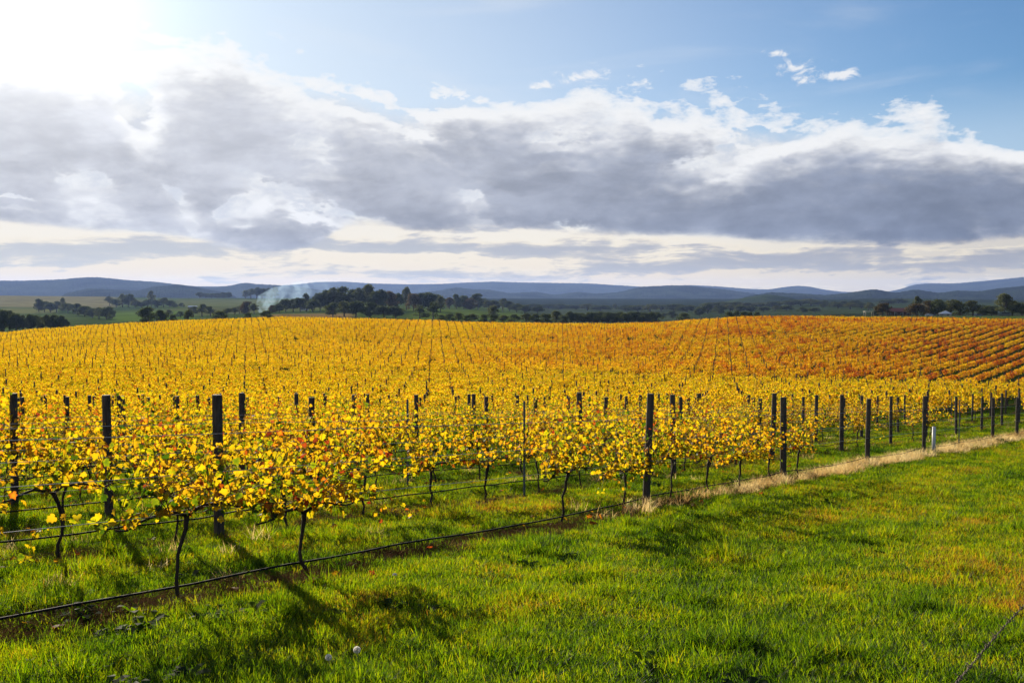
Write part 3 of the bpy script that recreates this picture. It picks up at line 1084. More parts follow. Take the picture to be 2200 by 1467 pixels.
def lay_vineyard():
    rng = np.random.default_rng(77)
    vines, posts = [], []
    nrows = 190
    BLOCK_D = 118.0
    for r in range(nrows):
        d = D1 + DROW * r
        # a headland runs between the near block and the far block
        ph = 14.14 + 0.25 * r + (rng.normal(0, 0.08) if r > 7 else 0)
        s0, s1 = -320, 620
        ks = np.arange(math.floor((s0 - ph) / SPOST), math.ceil((s1 - ph) / SPOST) + 1)
        for k in ks:
            sp = ph + k * SPOST + rng.normal(0, 0.06 if r < 5 else 0.13)
            sp = s_of_px(SEEN[(r, k)], d) if (r, k) in SEEN else sp
            x, y = row_xy(sp, d)
            if 5 < y < 304 and abs(x) < 0.545 * y + 4:
                posts.append((r, sp, d, x, y, k))
            for q in range(4):
                sv = ph + k * SPOST + SVINE * (q + 0.5) + rng.normal(0, 0.07 if r < 6 else 0.18)
                x, y = row_xy(sv, d)
                gap = rng.random() < (0.03 if r < 6 else 0.07)
                lim = 0.545 if y > 14 else 0.95
                if 1.5 < y < 304 and abs(x) < lim * y + 4 and not gap:
                    vines.append((r, sv, d, x, y, q))
    def headland(x, y):
        # strip of bare grass between the two blocks
        b = 125
        return abs(y - b - 0.03 * x) < 3.3
    vines = [v for v in vines if v[0] > 0 and not headland(v[3], v[4])]
    posts = [p for p in posts if not headland(p[3], p[4])]
    # young or missing vines at the open right end of the first rows
    def keep(v):
        r, s = v[0], v[1]
        if r == 1: return s < 24.6 or (s > 30 and rng.random() < 0.12)
        if r == 2: return s < 36 or rng.random() < 0.2
        if r == 3: return s < 47 or rng.random() < 0.5
        return True
    vines = [v for v in vines if keep(v)]
    front = []
    for s, kind in FRONT:
        x, y = row_xy(s, D1)
        front.append((0, s, D1, x, y, kind))
    # posts of the front rows: what stands there in the photo
    posts = [p for p in posts if not (p[0] == 0 and p[1] < 13)]
    return front, vines, posts


FRONTV, ALLV, ALLP = lay_vineyard()


def in_view(x, y, z):
    if y < 3: return False
    a, b = pxy(x, y, z)
    return -30 < a < 2230 and b < 1500


def place_vines():
    allv = [(v, True) for v in FRONTV] + [(v, False) for v in ALLV]
    seen = sorted([a for a in allv if in_view(a[0][3], a[0][4], gz(a[0][3], a[0][4]) + 1.0)], key=lambda a: a[0][4])
    pick = seen[:300]
    ids = set(id(a[0]) for a in pick)
    protos = []
    for i, (t, c, f) in enumerate(VINES):
        protos.append(None)
    rowcount = {}
    pick.sort(key=lambda a: (a[0][0], a[0][1]))
    rng = np.random.default_rng(5)
    nrow = {}
    for v, fr in pick:
        nrow[v[0]] = nrow.get(v[0], 0) + 1

    def make(v, fr, label):
        r, s, d, x, y, kind = v
        k = kind if fr else int(rng.integers(0, 16))
        if not fr and k in (10,) and r > 2: k = 3
        loc = (x, y, gz(x, y))
        flip = 0 if fr else int(rng.integers(0, 2))
        rz = pi / 2 - RA + pi * flip + rng.normal(0, 0.04)
        sc = rng.uniform(0.93, 1.08)
        if fr: sc = 1.0
        if protos[k] is None:
            root = bpy.data.objects.new("grapevine", None)
            COL.objects.link(root)
            root.empty_display_size = 0.2
            obj("trunk", VINES[k][0], root)
            obj("canes", VINES[k][1], root)
            obj("foliage", VINES[k][2], root)
            protos[k] = root
            root.location = loc
            root.rotation_euler = (0, 0, rz)
            root.scale = (sc, sc, sc)
        else:
            root = dup(protos[k], loc, rz, (sc, sc, sc))
        tag(root, label, "grapevine", "grapevines on the near slope")
    for v, fr in pick:
        r = v[0]
        c = rowcount.get(r, 0)
        rowcount[r] = c + 1
        rowname = "front row by the grass track" if r == 0 else ORD[r] + " row" if r < len(ORD) else "back rows"
        rowname = rowname if r == 0 else ORD[r] + " row from the track"
        if r < 4:
            label = "yellow leaved grapevine, %s from the left in the %s" % (ORD[c], rowname)
        else:
            label = "golden yellow grapevine on wires in the %s" % rowname
        make(v, fr, label)
    # those beside the frame that throw their shadows into it
    for v, fr in allv:
        if id(v) not in ids and v[4] < 16 and v[0] < 4 and v[1] < 8:
            make(v, fr, "grapevine at the near end of the rows beside the track")
    rest = [a[0] for a in allv if id(a[0]) not in ids and not (a[0][4] < 16 and a[0][0] < 4)]
    return rest


def scatter_vines(rest):
    rng = np.random.default_rng(9)
    A = np.array([(v[3], v[4]) for v in rest])
    z = ground(A[:, 0], A[:, 1])
    for nm, me, sel in (("vine_rows_middle_distance", MIDV, A[:, 1] < 122), ("vine_rows_far_slope", FARV, A[:, 1] >= 122)):
        P = np.stack([A[sel, 0], A[sel, 1], z[sel]], 1)
        n = len(P)
        rot = np.zeros((n, 3))
        rot[:, 2] = pi / 2 - RA + pi * rng.integers(0, 2, n) + rng.normal(0, 0.05, n)
        s = np.clip(rng.normal(1.0, 0.06, n), 0.72, 1.15)
        scl = np.stack([np.full(n, 1.0), rng.uniform(0.8, 1.2, n), s], 1)
        o = instancer(nm, me, P, rot, scl, rng.integers(0, 8, n))
        setkind(o, 'stuff')
        print(nm, n)


scatter_vines(place_vines())


# ------------------------------------------------------------------ trellis posts
def post_mesh(i, h, r, n=12, below=0.35):
    rng = np.random.default_rng(900 + i)
    mb = MB()
    zs = [-below, 0.0, h * 0.35, h * 0.7, h - 0.012, h]
    rr = [r * 1.02, r * 1.02, r, r * 0.985, r * 0.975, r * 0.90]
    lx, ly = rng.normal(0, 0.012), rng.normal(0, 0.012)
    mb.tube([(lx * z, ly * z, z) for z in zs], rr, n)
    return mb.mesh("post", M['post'], False)


PM = [post_mesh(i, h, r) for i, (h, r) in enumerate([(1.80, 0.066), (1.92, 0.068), (1.86, 0.062), (1.76, 0.060), (1.96, 0.070), (1.84, 0.058)])]


def star_picket():
    mb = MB()
    mb.box((0, 0, 0.70), (0.045, 0.006, 2.1))
    mb.box((0, 0.016, 0.70), (0.006, 0.026, 2.1))
    mb.box((0.022, 0.012, 0.70), (0.005, 0.018, 2.1))
    return mb.mesh("post", M['metal_post'])


PICKET = star_picket()


def place_posts():
    rng = np.random.default_rng(15)
    seen = [p for p in ALLP if in_view(p[3], p[4], gz(p[3], p[4]) + 1.6)]
    seen.sort(key=lambda p: p[4])
    pick = seen[:290]
    ids = set(id(p) for p in pick)
    pick.sort(key=lambda p: (p[0], p[1]))
    cnt = {}
    for p in pick:
        r, s, d, x, y, k = p
        c = cnt.get(r, 0)
        cnt[r] = c + 1
        rowname = "front row" if r == 0 else ORD[r] + " row from the track"
        metal = (r == 1 and 13 < s < 16) or (r == 0 and 36 < s < 40) or (r > 1 and rng.random() < 0.05)
        h = {0: [0, 3, 0, 5], 1: [1, 2, 0]}.get(r, [1, 2, 4, 5, 0])
        me = PICKET if metal else PM[h[int(rng.integers(0, len(h)))]]
        o = obj("trellis_post", me, None, (x, y, gz(x, y)), rng.uniform(0, 6.28) if not metal else pi / 2 - RA)
        if not metal:
            o.rotation_euler = (rng.normal(0, 0.012), rng.normal(0, 0.012), rng.uniform(0, 6.28))
        kind = "thin grey steel" if metal else "dark round timber"
        if r < 4:
            label = "%s trellis post, %s from the left in the %s" % (kind, ORD[c], rowname)
        else:
            label = "%s trellis post among golden vines in the %s" % (kind, rowname)
        tag(o, label, "post", "steel trellis posts" if metal else "timber trellis posts")
    rest = [p for p in ALLP if id(p) not in ids]
    A = np.array([(p[3], p[4]) for p in rest])
    z = ground(A[:, 0], A[:, 1])
    n = len(A)
    rot = np.zeros((n, 3))
    rot[:, 2] = rng.uniform(0, 6.28, n)
    scl = np.stack([np.full(n, 1.0), np.full(n, 1.0), rng.uniform(0.98, 1.12, n)], 1)
    o = instancer("distant_trellis_posts", [post_mesh(40, 1.9, 0.055, 5)], np.stack([A[:, 0], A[:, 1], z], 1), rot, scl, np.zeros(n, int))
    setkind(o, 'stuff')


place_posts()


# white guard on the front row
def white_guard():
    s = s_of_px(2004, D1) - 0.1
    x, y = row_xy(s, D1 - 0.12)
    root = bpy.data.objects.new("marker_post", None)
    COL.objects.link(root)
    root.location = (x, y, gz(x, y))
    mb = MB()
    mb.tube([(0, 0, -0.1), (0, 0, 0.86)], 0.055, 10)
    obj("sleeve", mb.mesh("sleeve", M['white'], True), root)
    mb = MB()
    mb.tube([(0, 0, 0.84), (0, 0, 0.96)], 0.012, 8)
    obj("stake", mb.mesh("stake", M['post']), root)
    tag(root, "short white plastic marker sleeve standing in dry grass beside a front row post", "marker")


white_guard()


# ------------------------------------------------------------------ hoses and wires
def strand(name, d, h, r, mat, s0, s1, sag, seed, n=5, step=0.55, drift=0.03):
    rng = np.random.default_rng(seed)
    mb = MB()
    ss = np.arange(s0, s1, step)
    X = ss * RD[0] + d * LD[0]
    Y = ss * RD[1] + d * LD[1]
    zb = ground(X, Y)
    k = np.ones(9) / 9
    zb = np.convolve(np.pad(zb, 4, mode='edge'), k, 'valid')
    ph = 14.14 + 0.25 * round((d - D1) / DROW)
    f = ((ss - ph) / SPOST) % 1.0
    z = zb + (h(ss) if callable(h) else h) - sag * 4 * f * (1 - f) + drift * wav(ss, ss * 0, seed, 4, 2.2)
    w = drift * 0.8 * wav(ss, ss * 0 + 3, seed + 1, 4, 3.0)
    pts = [(X[i] + w[i] * LD[0], Y[i] + w[i] * LD[1], z[i]) for i in range(len(ss))]
    mb.tube(pts, r, n)
    return obj(name, mb.mesh(name, mat, True))


for r in range(0, 9):
    d = D1 + DROW * r
    rown = "front row" if r == 0 else ORD[r] + " row from the track"
    h = 0.15 if r == 0 else 0.30
    s1 = 60 if r < 5 else 50
    o = strand("irrigation_hose", d + 0.03, h if r else (lambda q: 0.14 + 0.10 * sm(q, 10, 19)), 0.0105, M['hose'], -6 + 0 * r, s1, 0.04, 300 + r, 6)
    tag(o, "black irrigation hose strung low along the %s" % rown, "hose", "irrigation hoses under the vine rows")
    for j, hh in enumerate((0.76, 1.10, 1.45) if r < 4 else (0.76,)):
        o = strand("trellis_wire", d - 0.04 + 0.02 * j, hh, 0.0030 if r < 4 else 0.003, M['wire'], -6, s1, 0.015, 340 + r * 5 + j, 4, 1.2, 0.006)
        tag(o, "thin %s trellis wire stretched along the %s" % (("lowest", "middle", "top")[j], rown), "wire", "wires of the vine trellis")


# ------------------------------------------------------------------ grass
def tuft(seed, n, rad, lmin, lmax, wid, spread, mat, flat=0.0, bend=0.7):
    rng = np.random.default_rng(seed)
    mb = MB()
    for b in range(n):
        a = rng.uniform(0, 2 * pi)
        rr = rad * math.sqrt(rng.random())
        p = np.array([rr * cos(a), rr * sin(a), -0.01 + flat * rng.uniform(0, 0.05)])
        da = rng.uniform(0, 2 * pi)
        L = rng.uniform(lmin, lmax)
        w = wid * rng.uniform(0.6, 1.3)
        tilt = abs(rng.normal(0, spread)) + flat * rng.uniform(0.9, 1.5)
        h = np.array([cos(da), sin(da), 0])
        side = np.array([-sin(da), cos(da), 0]) if rng.random() < 0.5 else np.array([cos(da + 1.1), sin(da + 1.1), 0])
        c = rng.uniform(0.2, 1.0) * bend
        pts = []
        for k, t in enumerate((0, 0.38, 0.72, 1.0)):
            ang = tilt + c * t * t * 1.2
            if k:
                p = p + L * (t - t0) * (h * sin(ang) + np.array([0, 0, cos(ang)]))
            t0 = t
            pts.append(p.copy())
        ws = [w, w * 0.9, w * 0.6]
        V = []
        for k in range(3):
            V += [pts[k] - side * ws[k] / 2, pts[k] + side * ws[k] / 2]
        V.append(pts[3])
        mb.arr(V, [(0, 1, 3, 2), (2, 3, 5, 4), (4, 5, 6)], rng.random())
    return mb.mesh("tuft", mat, False, tint=True)


def rosette(seed, n, L0, mat):
    rng = np.random.default_rng(seed)
    mb = MB()
    for b in range(n):
        a = rng.uniform(0, 2 * pi)
        L = L0 * rng.uniform(0.6, 1.2)
        h = np.array([cos(a), sin(a), 0])
        s = np.array([-sin(a), cos(a), 0])
        up = rng.uniform(0.3, 1.1)
        p0 = h * 0.01
        p1 = p0 + L * 0.35 * (h * cos(up) + np.array([0, 0, sin(up)]))
        p2 = p1 + L * 0.4 * (h * cos(up * 0.5) + np.array([0, 0, sin(up * 0.5)]))
        p3 = p2 + L * 0.3 * (h + np.array([0, 0, -0.2]))
        w = L * 0.16
        mb.arr([p0 - s * w * 0.2, p0 + s * w * 0.2, p1 - s * w * 0.7, p1 + s * w * 0.7, p2 - s * w, p2 + s * w, p3],
               [(0, 1, 3, 2), (2, 3, 5, 4), (4, 5, 6)], rng.random() * 0.5)
    return mb.mesh("rosette", mat, False, tint=True)


TUFTS = [tuft(1, 70, 0.14, 0.05, 0.11, 0.0055, 0.45, M['grass']), tuft(2, 70, 0.14, 0.06, 0.13, 0.006, 0.5, M['grass']), tuft(3, 64, 0.13, 0.05, 0.10, 0.006, 0.6, M['grass']),
         tuft(4, 60, 0.10, 0.12, 0.24, 0.006, 0.35, M['grass'], 0, 1.0), tuft(5, 50, 0.09, 0.10, 0.22, 0.007, 0.45, M['grass'], 0, 1.1),
         tuft(6, 60, 0.11, 0.18, 0.36, 0.004, 0.40, M['straw'], 0, 0.9), tuft(7, 60, 0.12, 0.12, 0.30, 0.004, 0.6, M['straw'], 0, 1.1),
         tuft(8, 80, 0.20, 0.10, 0.26, 0.004, 0.3, M['litter'], 0.9, 0.4), tuft(9, 80, 0.18, 0.08, 0.22, 0.005, 0.4, M['litter'], 0.75, 0.5),
         rosette(10, 14, 0.16, M['grass']), rosette(11, 20, 0.10, M['grass'])]


def grow_grass():
    rng = np.random.default_rng(31)
    P, RT, SC, IX = [], [], [], []
    zones = [(2.6, 4.6, 110, 1.05), (4.6, 9.0, 150, 1.0), (9.0, 14.0, 105, 1.05), (14.0, 22.0, 62, 1.2), (22.0, 34.0, 34, 1.5), (34.0, 52.0, 16, 2.0), (52, 75, 7, 2.4)]
    for y0, y1, dens, sc in zones:
        side = 4.0                       # the verge goes on beyond the picture's edge
        area = 0.56 * (y1 * y1 - y0 * y0) + 2 * side * (y1 - y0)
        full = 2 * (0.56 * y1 + side) * (y1 - y0)
        n = int(full * dens)
        y = rng.uniform(y0, y1, n)
        x = rng.uniform(-1, 1, n) * (0.56 * y1 + side)
        ok = np.abs(x) < 0.56 * y + side
        x, y = x[ok], y[ok]
        n = len(x)
        d = x * LD[0] + y * LD[1]
        s = x * RD[0] + y * RD[1]
        r = (d - D1) / DROW
        ofs = np.abs(r - np.round(r)) * DROW
        jit = wav(x, y, 12, 8, 1.1)
        under = (d > D1 - 1.3) & (ofs + 0.22 * jit < 0.20) & (np.round(r) >= 0)
        frontrow = under & (np.round(r) == 0)
        kind = np.zeros(n, int)
        w = rng.random(n)
        patch = wav(x, y, 15, 9, 1.5) + 0.7 * wav(x, y, 16, 9, 0.55)
        kind = np.where(w < 0.33, 0, np.where(w < 0.66, 1, 2))
        tall = (patch > 0.42) & (rng.random(n) < 0.6)
        kind = np.where(tall, np.where(rng.random(n) < 0.5, 3, 4), kind)
        weeds = (wav(x, y, 18, 9, 2.2) > 0.45) & (rng.random(n) < 0.04)
        kind = np.where(weeds, np.where(rng.random(n) < 0.4, 9, 10), kind)
        # straw grows thickest along the open end of the front row, litter under the vines
        strawp = np.clip((s - 12) / 12, 0.0, 0.98)
        q = rng.random(n)
        ku = np.where(q < 0.55, np.where(rng.random(n) < 0.5, 7, 8), kind)
        kf = np.where(rng.random(n) < strawp, np.where(rng.random(n) < 0.55, 5, 6), np.where(q < 0.74, np.where(rng.random(n) < 0.5, 7, 8), kind))
        kind = np.where(under, ku, kind)
        wide = (np.round(r) == 0) & (d > D1 - 1.2) & (np.abs(d - D1 + 0.12) + 0.36 * jit < np.where(s < 15, 0.30, 0.20) + 0.22 * np.clip((s - 18) / 16, 0, 1)) & ((wav(s, 0 * s, 51, 6, 2.6) > -0.28) | (s < 15))
        kind = np.where(wide, kf, kind)
        # rank dark weeds at the near end of the front row
        rank = (np.hypot((x + 3.0) / 0.9, (y - 7.9) / 0.55) + 0.3 * jit < 1.0)
        kind = np.where(rank & (rng.random(n) < 0.10), np.where(rng.random(n) < 0.5, 9, np.where(rng.random(n) < 0.5, 10, 4)), kind)
        # scattered straw beyond
        st = (~under) & (d > D1) & (rng.random(n) < 0.004)
        kind = np.where(st, 6, kind)
        z = ground(x, y)
        P.append(np.stack([x, y, z], 1))
        rt = np.zeros((n, 3))
        rt[:, 0] = rng.normal(0, 0.10, n)
        rt[:, 1] = rng.normal(0, 0.10, n)
        rt[:, 2] = rng.uniform(0, 2 * pi, n)
        RT.append(rt)
        hs = rng.uniform(0.55, 1.10, n) * (0.9 + 0.35 * np.clip(patch, -1, 1))
        scx = np.full(n, sc)
        hz = np.where((kind == 7) | (kind == 8), 0.75, np.where((kind >= 9) & rank, 1.1, 1.0)) * hs * (1 + 0.25 * (sc - 1))
        SC.append(np.stack([scx, scx, hz], 1))
        IX.append(kind)
    P, RT, SC, IX = map(np.concatenate, (P, RT, SC, IX))
    print("grass tufts", len(P))
    lawn = IX <= 4
    for nm, sel in (("grass", lawn | (IX >= 9)), ("dry_grass", (IX == 5) | (IX == 6)), ("leaf_litter", (IX == 7) | (IX == 8))):
        o = instancer(nm, TUFTS, P[sel], RT[sel], SC[sel], IX[sel])
        setkind(o, 'stuff')


grow_grass()


def fallen_leaves():
    rng = np.random.default_rng(44)
    mb = MB()
    n = 420
    r = rng.integers(0, 4, n)
    d = D1 + DROW * r + rng.normal(0, 0.45, n)
    s = rng.uniform(1, 26, n)
    x = s * RD[0] + d * LD[0]
    y = s * RD[1] + d * LD[1]
    z = ground(x, y) + rng.uniform(0.02, 0.08, n)
    leaves(mb, np.stack([x, y, z], 1), rng.normal(0, 1, (n, 3)) * [1, 1, 0.25], np.stack([rng.normal(0, 0.4, n), rng.normal(0, 0.4, n), np.ones(n)], 1),
           rng.uniform(0.07, 0.12, n), np.clip(rng.normal(0.72, 0.18, n), 0.3, 0.99), rng)
    o = obj("fallen_leaves", mb.mesh("fallen_leaves", M['leaf'], False, tint=True))
    setkind(o, 'stuff')


fallen_leaves()


# ------------------------------------------------------------------ dandelions
M['stem'] = simple("flower_stem", (0.20, 0.16, 0.06), 0.8)
_m, _T = newmat("seed_fluff")
surf(_T, leafy(_T, (0.80, 0.78, 0.72), (0.80, 0.78, 0.72), 0.5, 0.02))
M['fluff'] = _m
M['petal'] = simple("yellow_petal", (0.75, 0.50, 0.02), 0.7)


def place_on_view(px, py):
    """ground point on the near slope that shows at that place of the view"""
    Yv = 1.75 / ((py - 859) / F)
    return (px - 1100) / F * Yv, Yv


def dandelion(px, base_py, h, label, rad=0.018, flat=False, group="dandelion seed heads in the grass"):
    x, y = place_on_view(px, base_py)
    rng = np.random.default_rng(int(px))
    root = bpy.data.objects.new("dandelion", None)
    COL.objects.link(root)
    root.location = (x, y, gz(x, y))
    mb = MB()
    mb.tube([(0.015, 0, -0.02), (0.008, 0.004, h * 0.5), (0, 0, h)], [0.0024, 0.002, 0.0018], 6)
    obj("stem", mb.mesh("stem", M['stem'], True), root)
    mb = MB()
    n = 90
    for i in range(n):
        c = 1 - 2 * (i + 0.5) / n
        if c < (-0.75 if not flat else -0.1):
            continue
        a = i * 2.39996
        sr = math.sqrt(1 - c * c)
        dv = np.array([sr * cos(a), sr * sin(a), c])
        t = np.cross(dv, [0.3, 0.5, 0.8])
        t /= np.linalg.norm(t)
        b = np.cross(dv, t)
        o = np.array([0, 0, h])
        e = o + dv * rad
        w = rad * 0.28
        mb.arr([o + dv * 0.004, e + t * w, e + dv * 0.002, e - t * w], [(0, 1, 2, 3)])
        mb.arr([e + b * w, e + dv * 0.003, e - b * w, e - dv * 0.004], [(0, 1, 2, 3)])
    obj("seed_head", mb.mesh("seed_head", M['fluff']), root)
    mb = MB()
    mb.tube([(0, 0, h - 0.004), (0, 0, h + 0.003)], [0.004, 0.005], 8)
    obj("flower_base", mb.mesh("flower_base", M['stem'], True), root)
    tag(root, label, "dandelion", group)


dandelion(700, 1462, 0.13, "pale dandelion seed head on a bent stem, lowest in the foreground grass", 0.019)
dandelion(762, 1452, 0.155, "round white dandelion clock just right of the lowest seed head", 0.021)
dandelion(845, 1283, 0.16, "small white dandelion seed head below the dry litter of the front row", 0.017, True)


# ------------------------------------------------------------------ fence wire at the right edge
def barbed_wire():
    A = Vector(((2030 - 1100) / F * 2.3, 2.3, (HOR - 1500) / F * 2.3))
    B = Vector(((2300 - 1100) / F * 4.3, 4.3, (HOR - 1185) / F * 4.3))
    A2 = A + (A - B) * 0.6
    B2 = B + (B - A) * 1.2
    root = bpy.data.objects.new("fence_wire", None)
    COL.objects.link(root)
    root.location = A2
    n = 260
    dirv = (B2 - A2)
    s = dirv.cross(Vector((0, 0, 1))).normalized()
    u = s.cross(dirv).normalized()
    for k in range(2):
        mb = MB()
        pts = []
        for i in range(n):
            t = i / (n - 1)
            a = t * dirv.length / 0.05 * 2 * pi * 0.5 + pi * k
            sagz = -0.05 * 4 * t * (1 - t) + 0.006 * sin(t * 23)
            pts.append(dirv * t + s * cos(a) * 0.0022 + u * sin(a) * 0.0022 + Vector((0, 0, sagz + 0.012)))
        mb.tube(pts, 0.0012, 5)
        obj("strand", mb.mesh("strand", M['rusty'], True), root)
    L = dirv.length
    k = 0.1
    while k < L:
        t = k / L
        p = dirv * t + Vector((0, 0, -0.05 * 4 * t * (1 - t) + 0.006 * sin(t * 23) + 0.012))
        mb = MB()
        ring = [p + dirv.normalized() * (0.004 * (j / 12 - 0.5) * 2) + s * cos(j * 1.05) * 0.0055 + u * sin(j * 1.05) * 0.0055 for j in range(13)]
        ring = [p + s * 0.014 + u * 0.006] + ring + [p - s * 0.012 + u * 0.010]
        mb.tube(ring, 0.0011, 5)
        obj("barb", mb.mesh("barb", M['rusty'], True), root)
        k += 0.125
    tag(root, "rusty barbed fence wire slanting across the bottom right corner", "wire")


barbed_wire()


# ------------------------------------------------------------------ trees beyond the vineyard
def foliage_mat(name, a, b, trans=0.25):
    m, T = newmat(name)
    t = attr(T, 'tint')
    rnd = T.node('ShaderNodeObjectInfo').outputs['Random']
    k = T.add(T.mul(t, 0.7), T.mul(rnd, 0.3))
    c = T.mix(k, a, b)
    surf(T, leafy(T, c, c, trans, 0.02, 0.6))
    return m


M['tree_dark'] = foliage_mat("dark_evergreen_leaf", (0.026, 0.042, 0.015), (0.095, 0.115, 0.036), 0.45)
M['tree_euc'] = foliage_mat("gum_leaf", (0.040, 0.055, 0.020), (0.13, 0.14, 0.045), 0.42)
M['tree_rust'] = foliage_mat("autumn_tree_leaf", (0.05, 0.040, 0.015), (0.13, 0.095, 0.034), 0.42)
M['trunk'] = bark_material("tree_bark", (0.10, 0.08, 0.065), 2.0)


def tree_variant(seed, style, mat):
    """unit tree: 10 m tall"""
    rng = np.random.default_rng(seed)
    tr, cr = MB(), MB()
    cl = []
    if style == 'round':
        h0, w, nl, ls, pw = 0.8, 3.9, 34, 1.6, 1.0
    elif style == 'euc':
        h0, w, nl, ls, pw = 2.4, 3.5, 26, 1.35, 1.0
    elif style == 'cone':
        h0, w, nl, ls, pw = 0.9, 2.3, 24, 1.1, 1.0
    else:
        h0, w, nl, ls, pw = 0.3, 4.6, 22, 1.7, 1.0
    top = 10.0
    tr.tube([(0, 0, -0.8), (rng.normal(0, .1), rng.normal(0, .1), h0), (rng.normal(0, .3), rng.normal(0, .3), h0 + (top - h0) * 0.55), (rng.normal(0, .4), rng.normal(0, .4), top * 0.9)], [0.40, 0.30, 0.18, 0.05], 6)
    for i in range(nl):
        f = rng.random() ** 0.85
        z = h0 + (top - h0) * (0.08 + 0.86 * f)
        if style == 'cone':
            rmax = w * (1 - f) ** 0.8 + 0.35
        elif style == 'bush':
            rmax = w * math.sqrt(max(0, 1 - f * f))
        else:
            rmax = w * math.sin(pi * min(1, 0.16 + 0.80 * f)) ** 0.75
        a = rng.uniform(0, 2 * pi)
        r = rmax * math.sqrt(rng.uniform(0.05, 1))
        c = np.array([r * cos(a), r * sin(a), z])
        if style in ('euc', 'round') and i % 2 == 0:
            zb = max(h0 * 0.8, z * 0.55)
            tr.tube([(0, 0, zb), (c[0] * 0.55, c[1] * 0.55, (zb + z) / 2 + 0.2), tuple(c)], [0.13, 0.08, 0.03], 4, cap=False)
        cl.append((c, ls * rng.uniform(0.65, 1.2)))
    for c, R in cl:
        n = int(95 * (R / 1.3) ** 2)
        v = rng.normal(0, 1, (n, 3))
        v /= np.linalg.norm(v, axis=1)[:, None]
        rad = R * rng.uniform(0.45, 1.05, n) ** 0.6
        P = c + v * rad[:, None] * np.array([1.15, 1.15, 0.78])
        P[:, 2] = np.minimum(P[:, 2], top + 0.25)
        T_ = rng.normal(0, 1, (n, 3)) + np.array([0, 0, -0.3])
        Nn = v + rng.normal(0, 0.7, (n, 3))
        ti = np.clip(rng.normal(0.5, 0.2) + rng.normal(0, 0.16, n), 0, 1)
        leaves(cr, P, T_, Nn, rng.uniform(0.30, 0.62, n), ti, rng, 'quad')
    return tr.mesh("trunk", M['trunk'], True), cr.mesh("crown", mat, False, tint=True)


TREES = {
    'round': [tree_variant(s, 'round', M['tree_dark']) for s in (1, 2, 3)],
    'euc': [tree_variant(s, 'euc', M['tree_euc']) for s in (4, 5, 6)],
    'cone': [tree_variant(s, 'cone', M['tree_dark']) for s in (7, 8)],
    'bush': [tree_variant(s, 'bush', M['tree_dark']) for s in (9, 10)],
    'rust': [tree_variant(s, 'round', M['tree_rust']) for s in (12, 13)],
}
TPROTO = {}
TRNG = np.random.default_rng(64)


def tree(px, top, base, w, style, label, group, Y=None, kind_i=None):
    """a tree whose crown is w pixels wide and whose top stands at that height, on the ground at distance Y"""
    if Y is None:
        Y = dist_for(px, base)
    x, y = at(px, Y)
    z = gz(x, y)
    H = max((HOR - top) / F * Y - z, 1.5)
    Wd = w * 1.25 / F * Y
    i = int(TRNG.integers(0, len(TREES[style]))) if kind_i is None else kind_i
    ref_w = {'round': 8.4, 'euc': 8.0, 'cone': 5.6, 'bush': 10.5, 'rust': 8.4}[style]
    sx = Wd / ref_w
    key = (style, i)
    rz = TRNG.uniform(0, 6.28)
    sc = (sx, sx, H / 10.0)
    if key not in TPROTO:
        root = bpy.data.objects.new("tree" if style != 'bush' else "shrub", None)
        COL.objects.link(root)
        obj("trunk", TREES[style][i][0], root)
        obj("crown", TREES[style][i][1], root)
        TPROTO[key] = root
        root.location = (x, y, z)
        root.rotation_euler = (0, 0, rz)
        root.scale = sc
    else:
        root = dup(TPROTO[key], (x, y, z), rz, sc)
    tag(root, label, "tree" if style != 'bush' else "shrub", group)


def cluster(desc, group, rows):
    rows = sorted(rows, key=lambda r: r[0])
    for k, r in enumerate(rows):
        px, top, base, w, st = r[:5]
        Y = r[5] if len(r) > 5 else None
        look = {'round': 'dark round tree', 'euc': 'open crowned gum tree', 'cone': 'dark pointed tree', 'bush': 'low dark shrub', 'rust': 'rust brown tree'}[st]
        if k < len(ORD):
            place = "%s from left" % ORD[k] if k else "leftmost"
        lab = "%s, %s %s" % (look, place, desc)
        tree(px, top, base, w, st, lab, group, Y)


cluster("in the dark wood behind the vineyard's left end", "trees in the dark wood at far left",
        [(-8, 662, 0, 26, 'round', 540), (6, 664, 0, 24, 'round', 530), (20, 669, 0, 22, 'euc', 545), (34, 670, 0, 22, 'round', 535), (50, 677, 0, 22, 'euc', 540), (66, 674, 0, 22, 'round', 530), (82, 676, 0, 22, 'round', 545),
         (98, 677, 0, 20, 'euc', 535), (114, 675, 0, 22, 'round', 540), (128, 677, 0, 20, 'round', 535), (141, 686, 0, 16, 'bush', 530)])
cluster("in the upper belt across the left fields", "trees in the upper belt at left",
        [(84, 642, 670, 18, 'round'), (96, 646, 670, 20, 'round'), (109, 649, 671, 20, 'round'), (122, 648, 671, 20, 'euc'), (135, 640, 668, 12, 'euc'), (146, 650, 672, 22, 'round'), (158, 653, 674, 20, 'round')])
cluster("in the lower belt across the left fields", "trees in the lower belt at left",
        [(168, 652, 678, 22, 'round'), (182, 656, 680, 24, 'round'), (198, 662, 683, 24, 'round'), (213, 661, 685, 22, 'euc'), (229, 658, 686, 26, 'round'), (240, 668, 687, 14, 'bush')])
cluster("in the wood below the left hills", "trees at the foot of the left hills",
        [(236, 637, 657, 16, 'euc'), (250, 641, 660, 20, 'round'), (264, 632, 660, 18, 'euc'), (277, 631, 660, 20, 'round'), (291, 645, 661, 18, 'euc'), (304, 648, 661, 18, 'round'), (318, 642, 660, 20, 'round'), (326, 626, 659, 14, 'euc'),
         (338, 644, 661, 20, 'round'), (352, 640, 660, 20, 'euc'), (366, 645, 660, 18, 'round'), (376, 651, 661, 14, 'bush'), (390, 651, 660, 12, 'bush')])
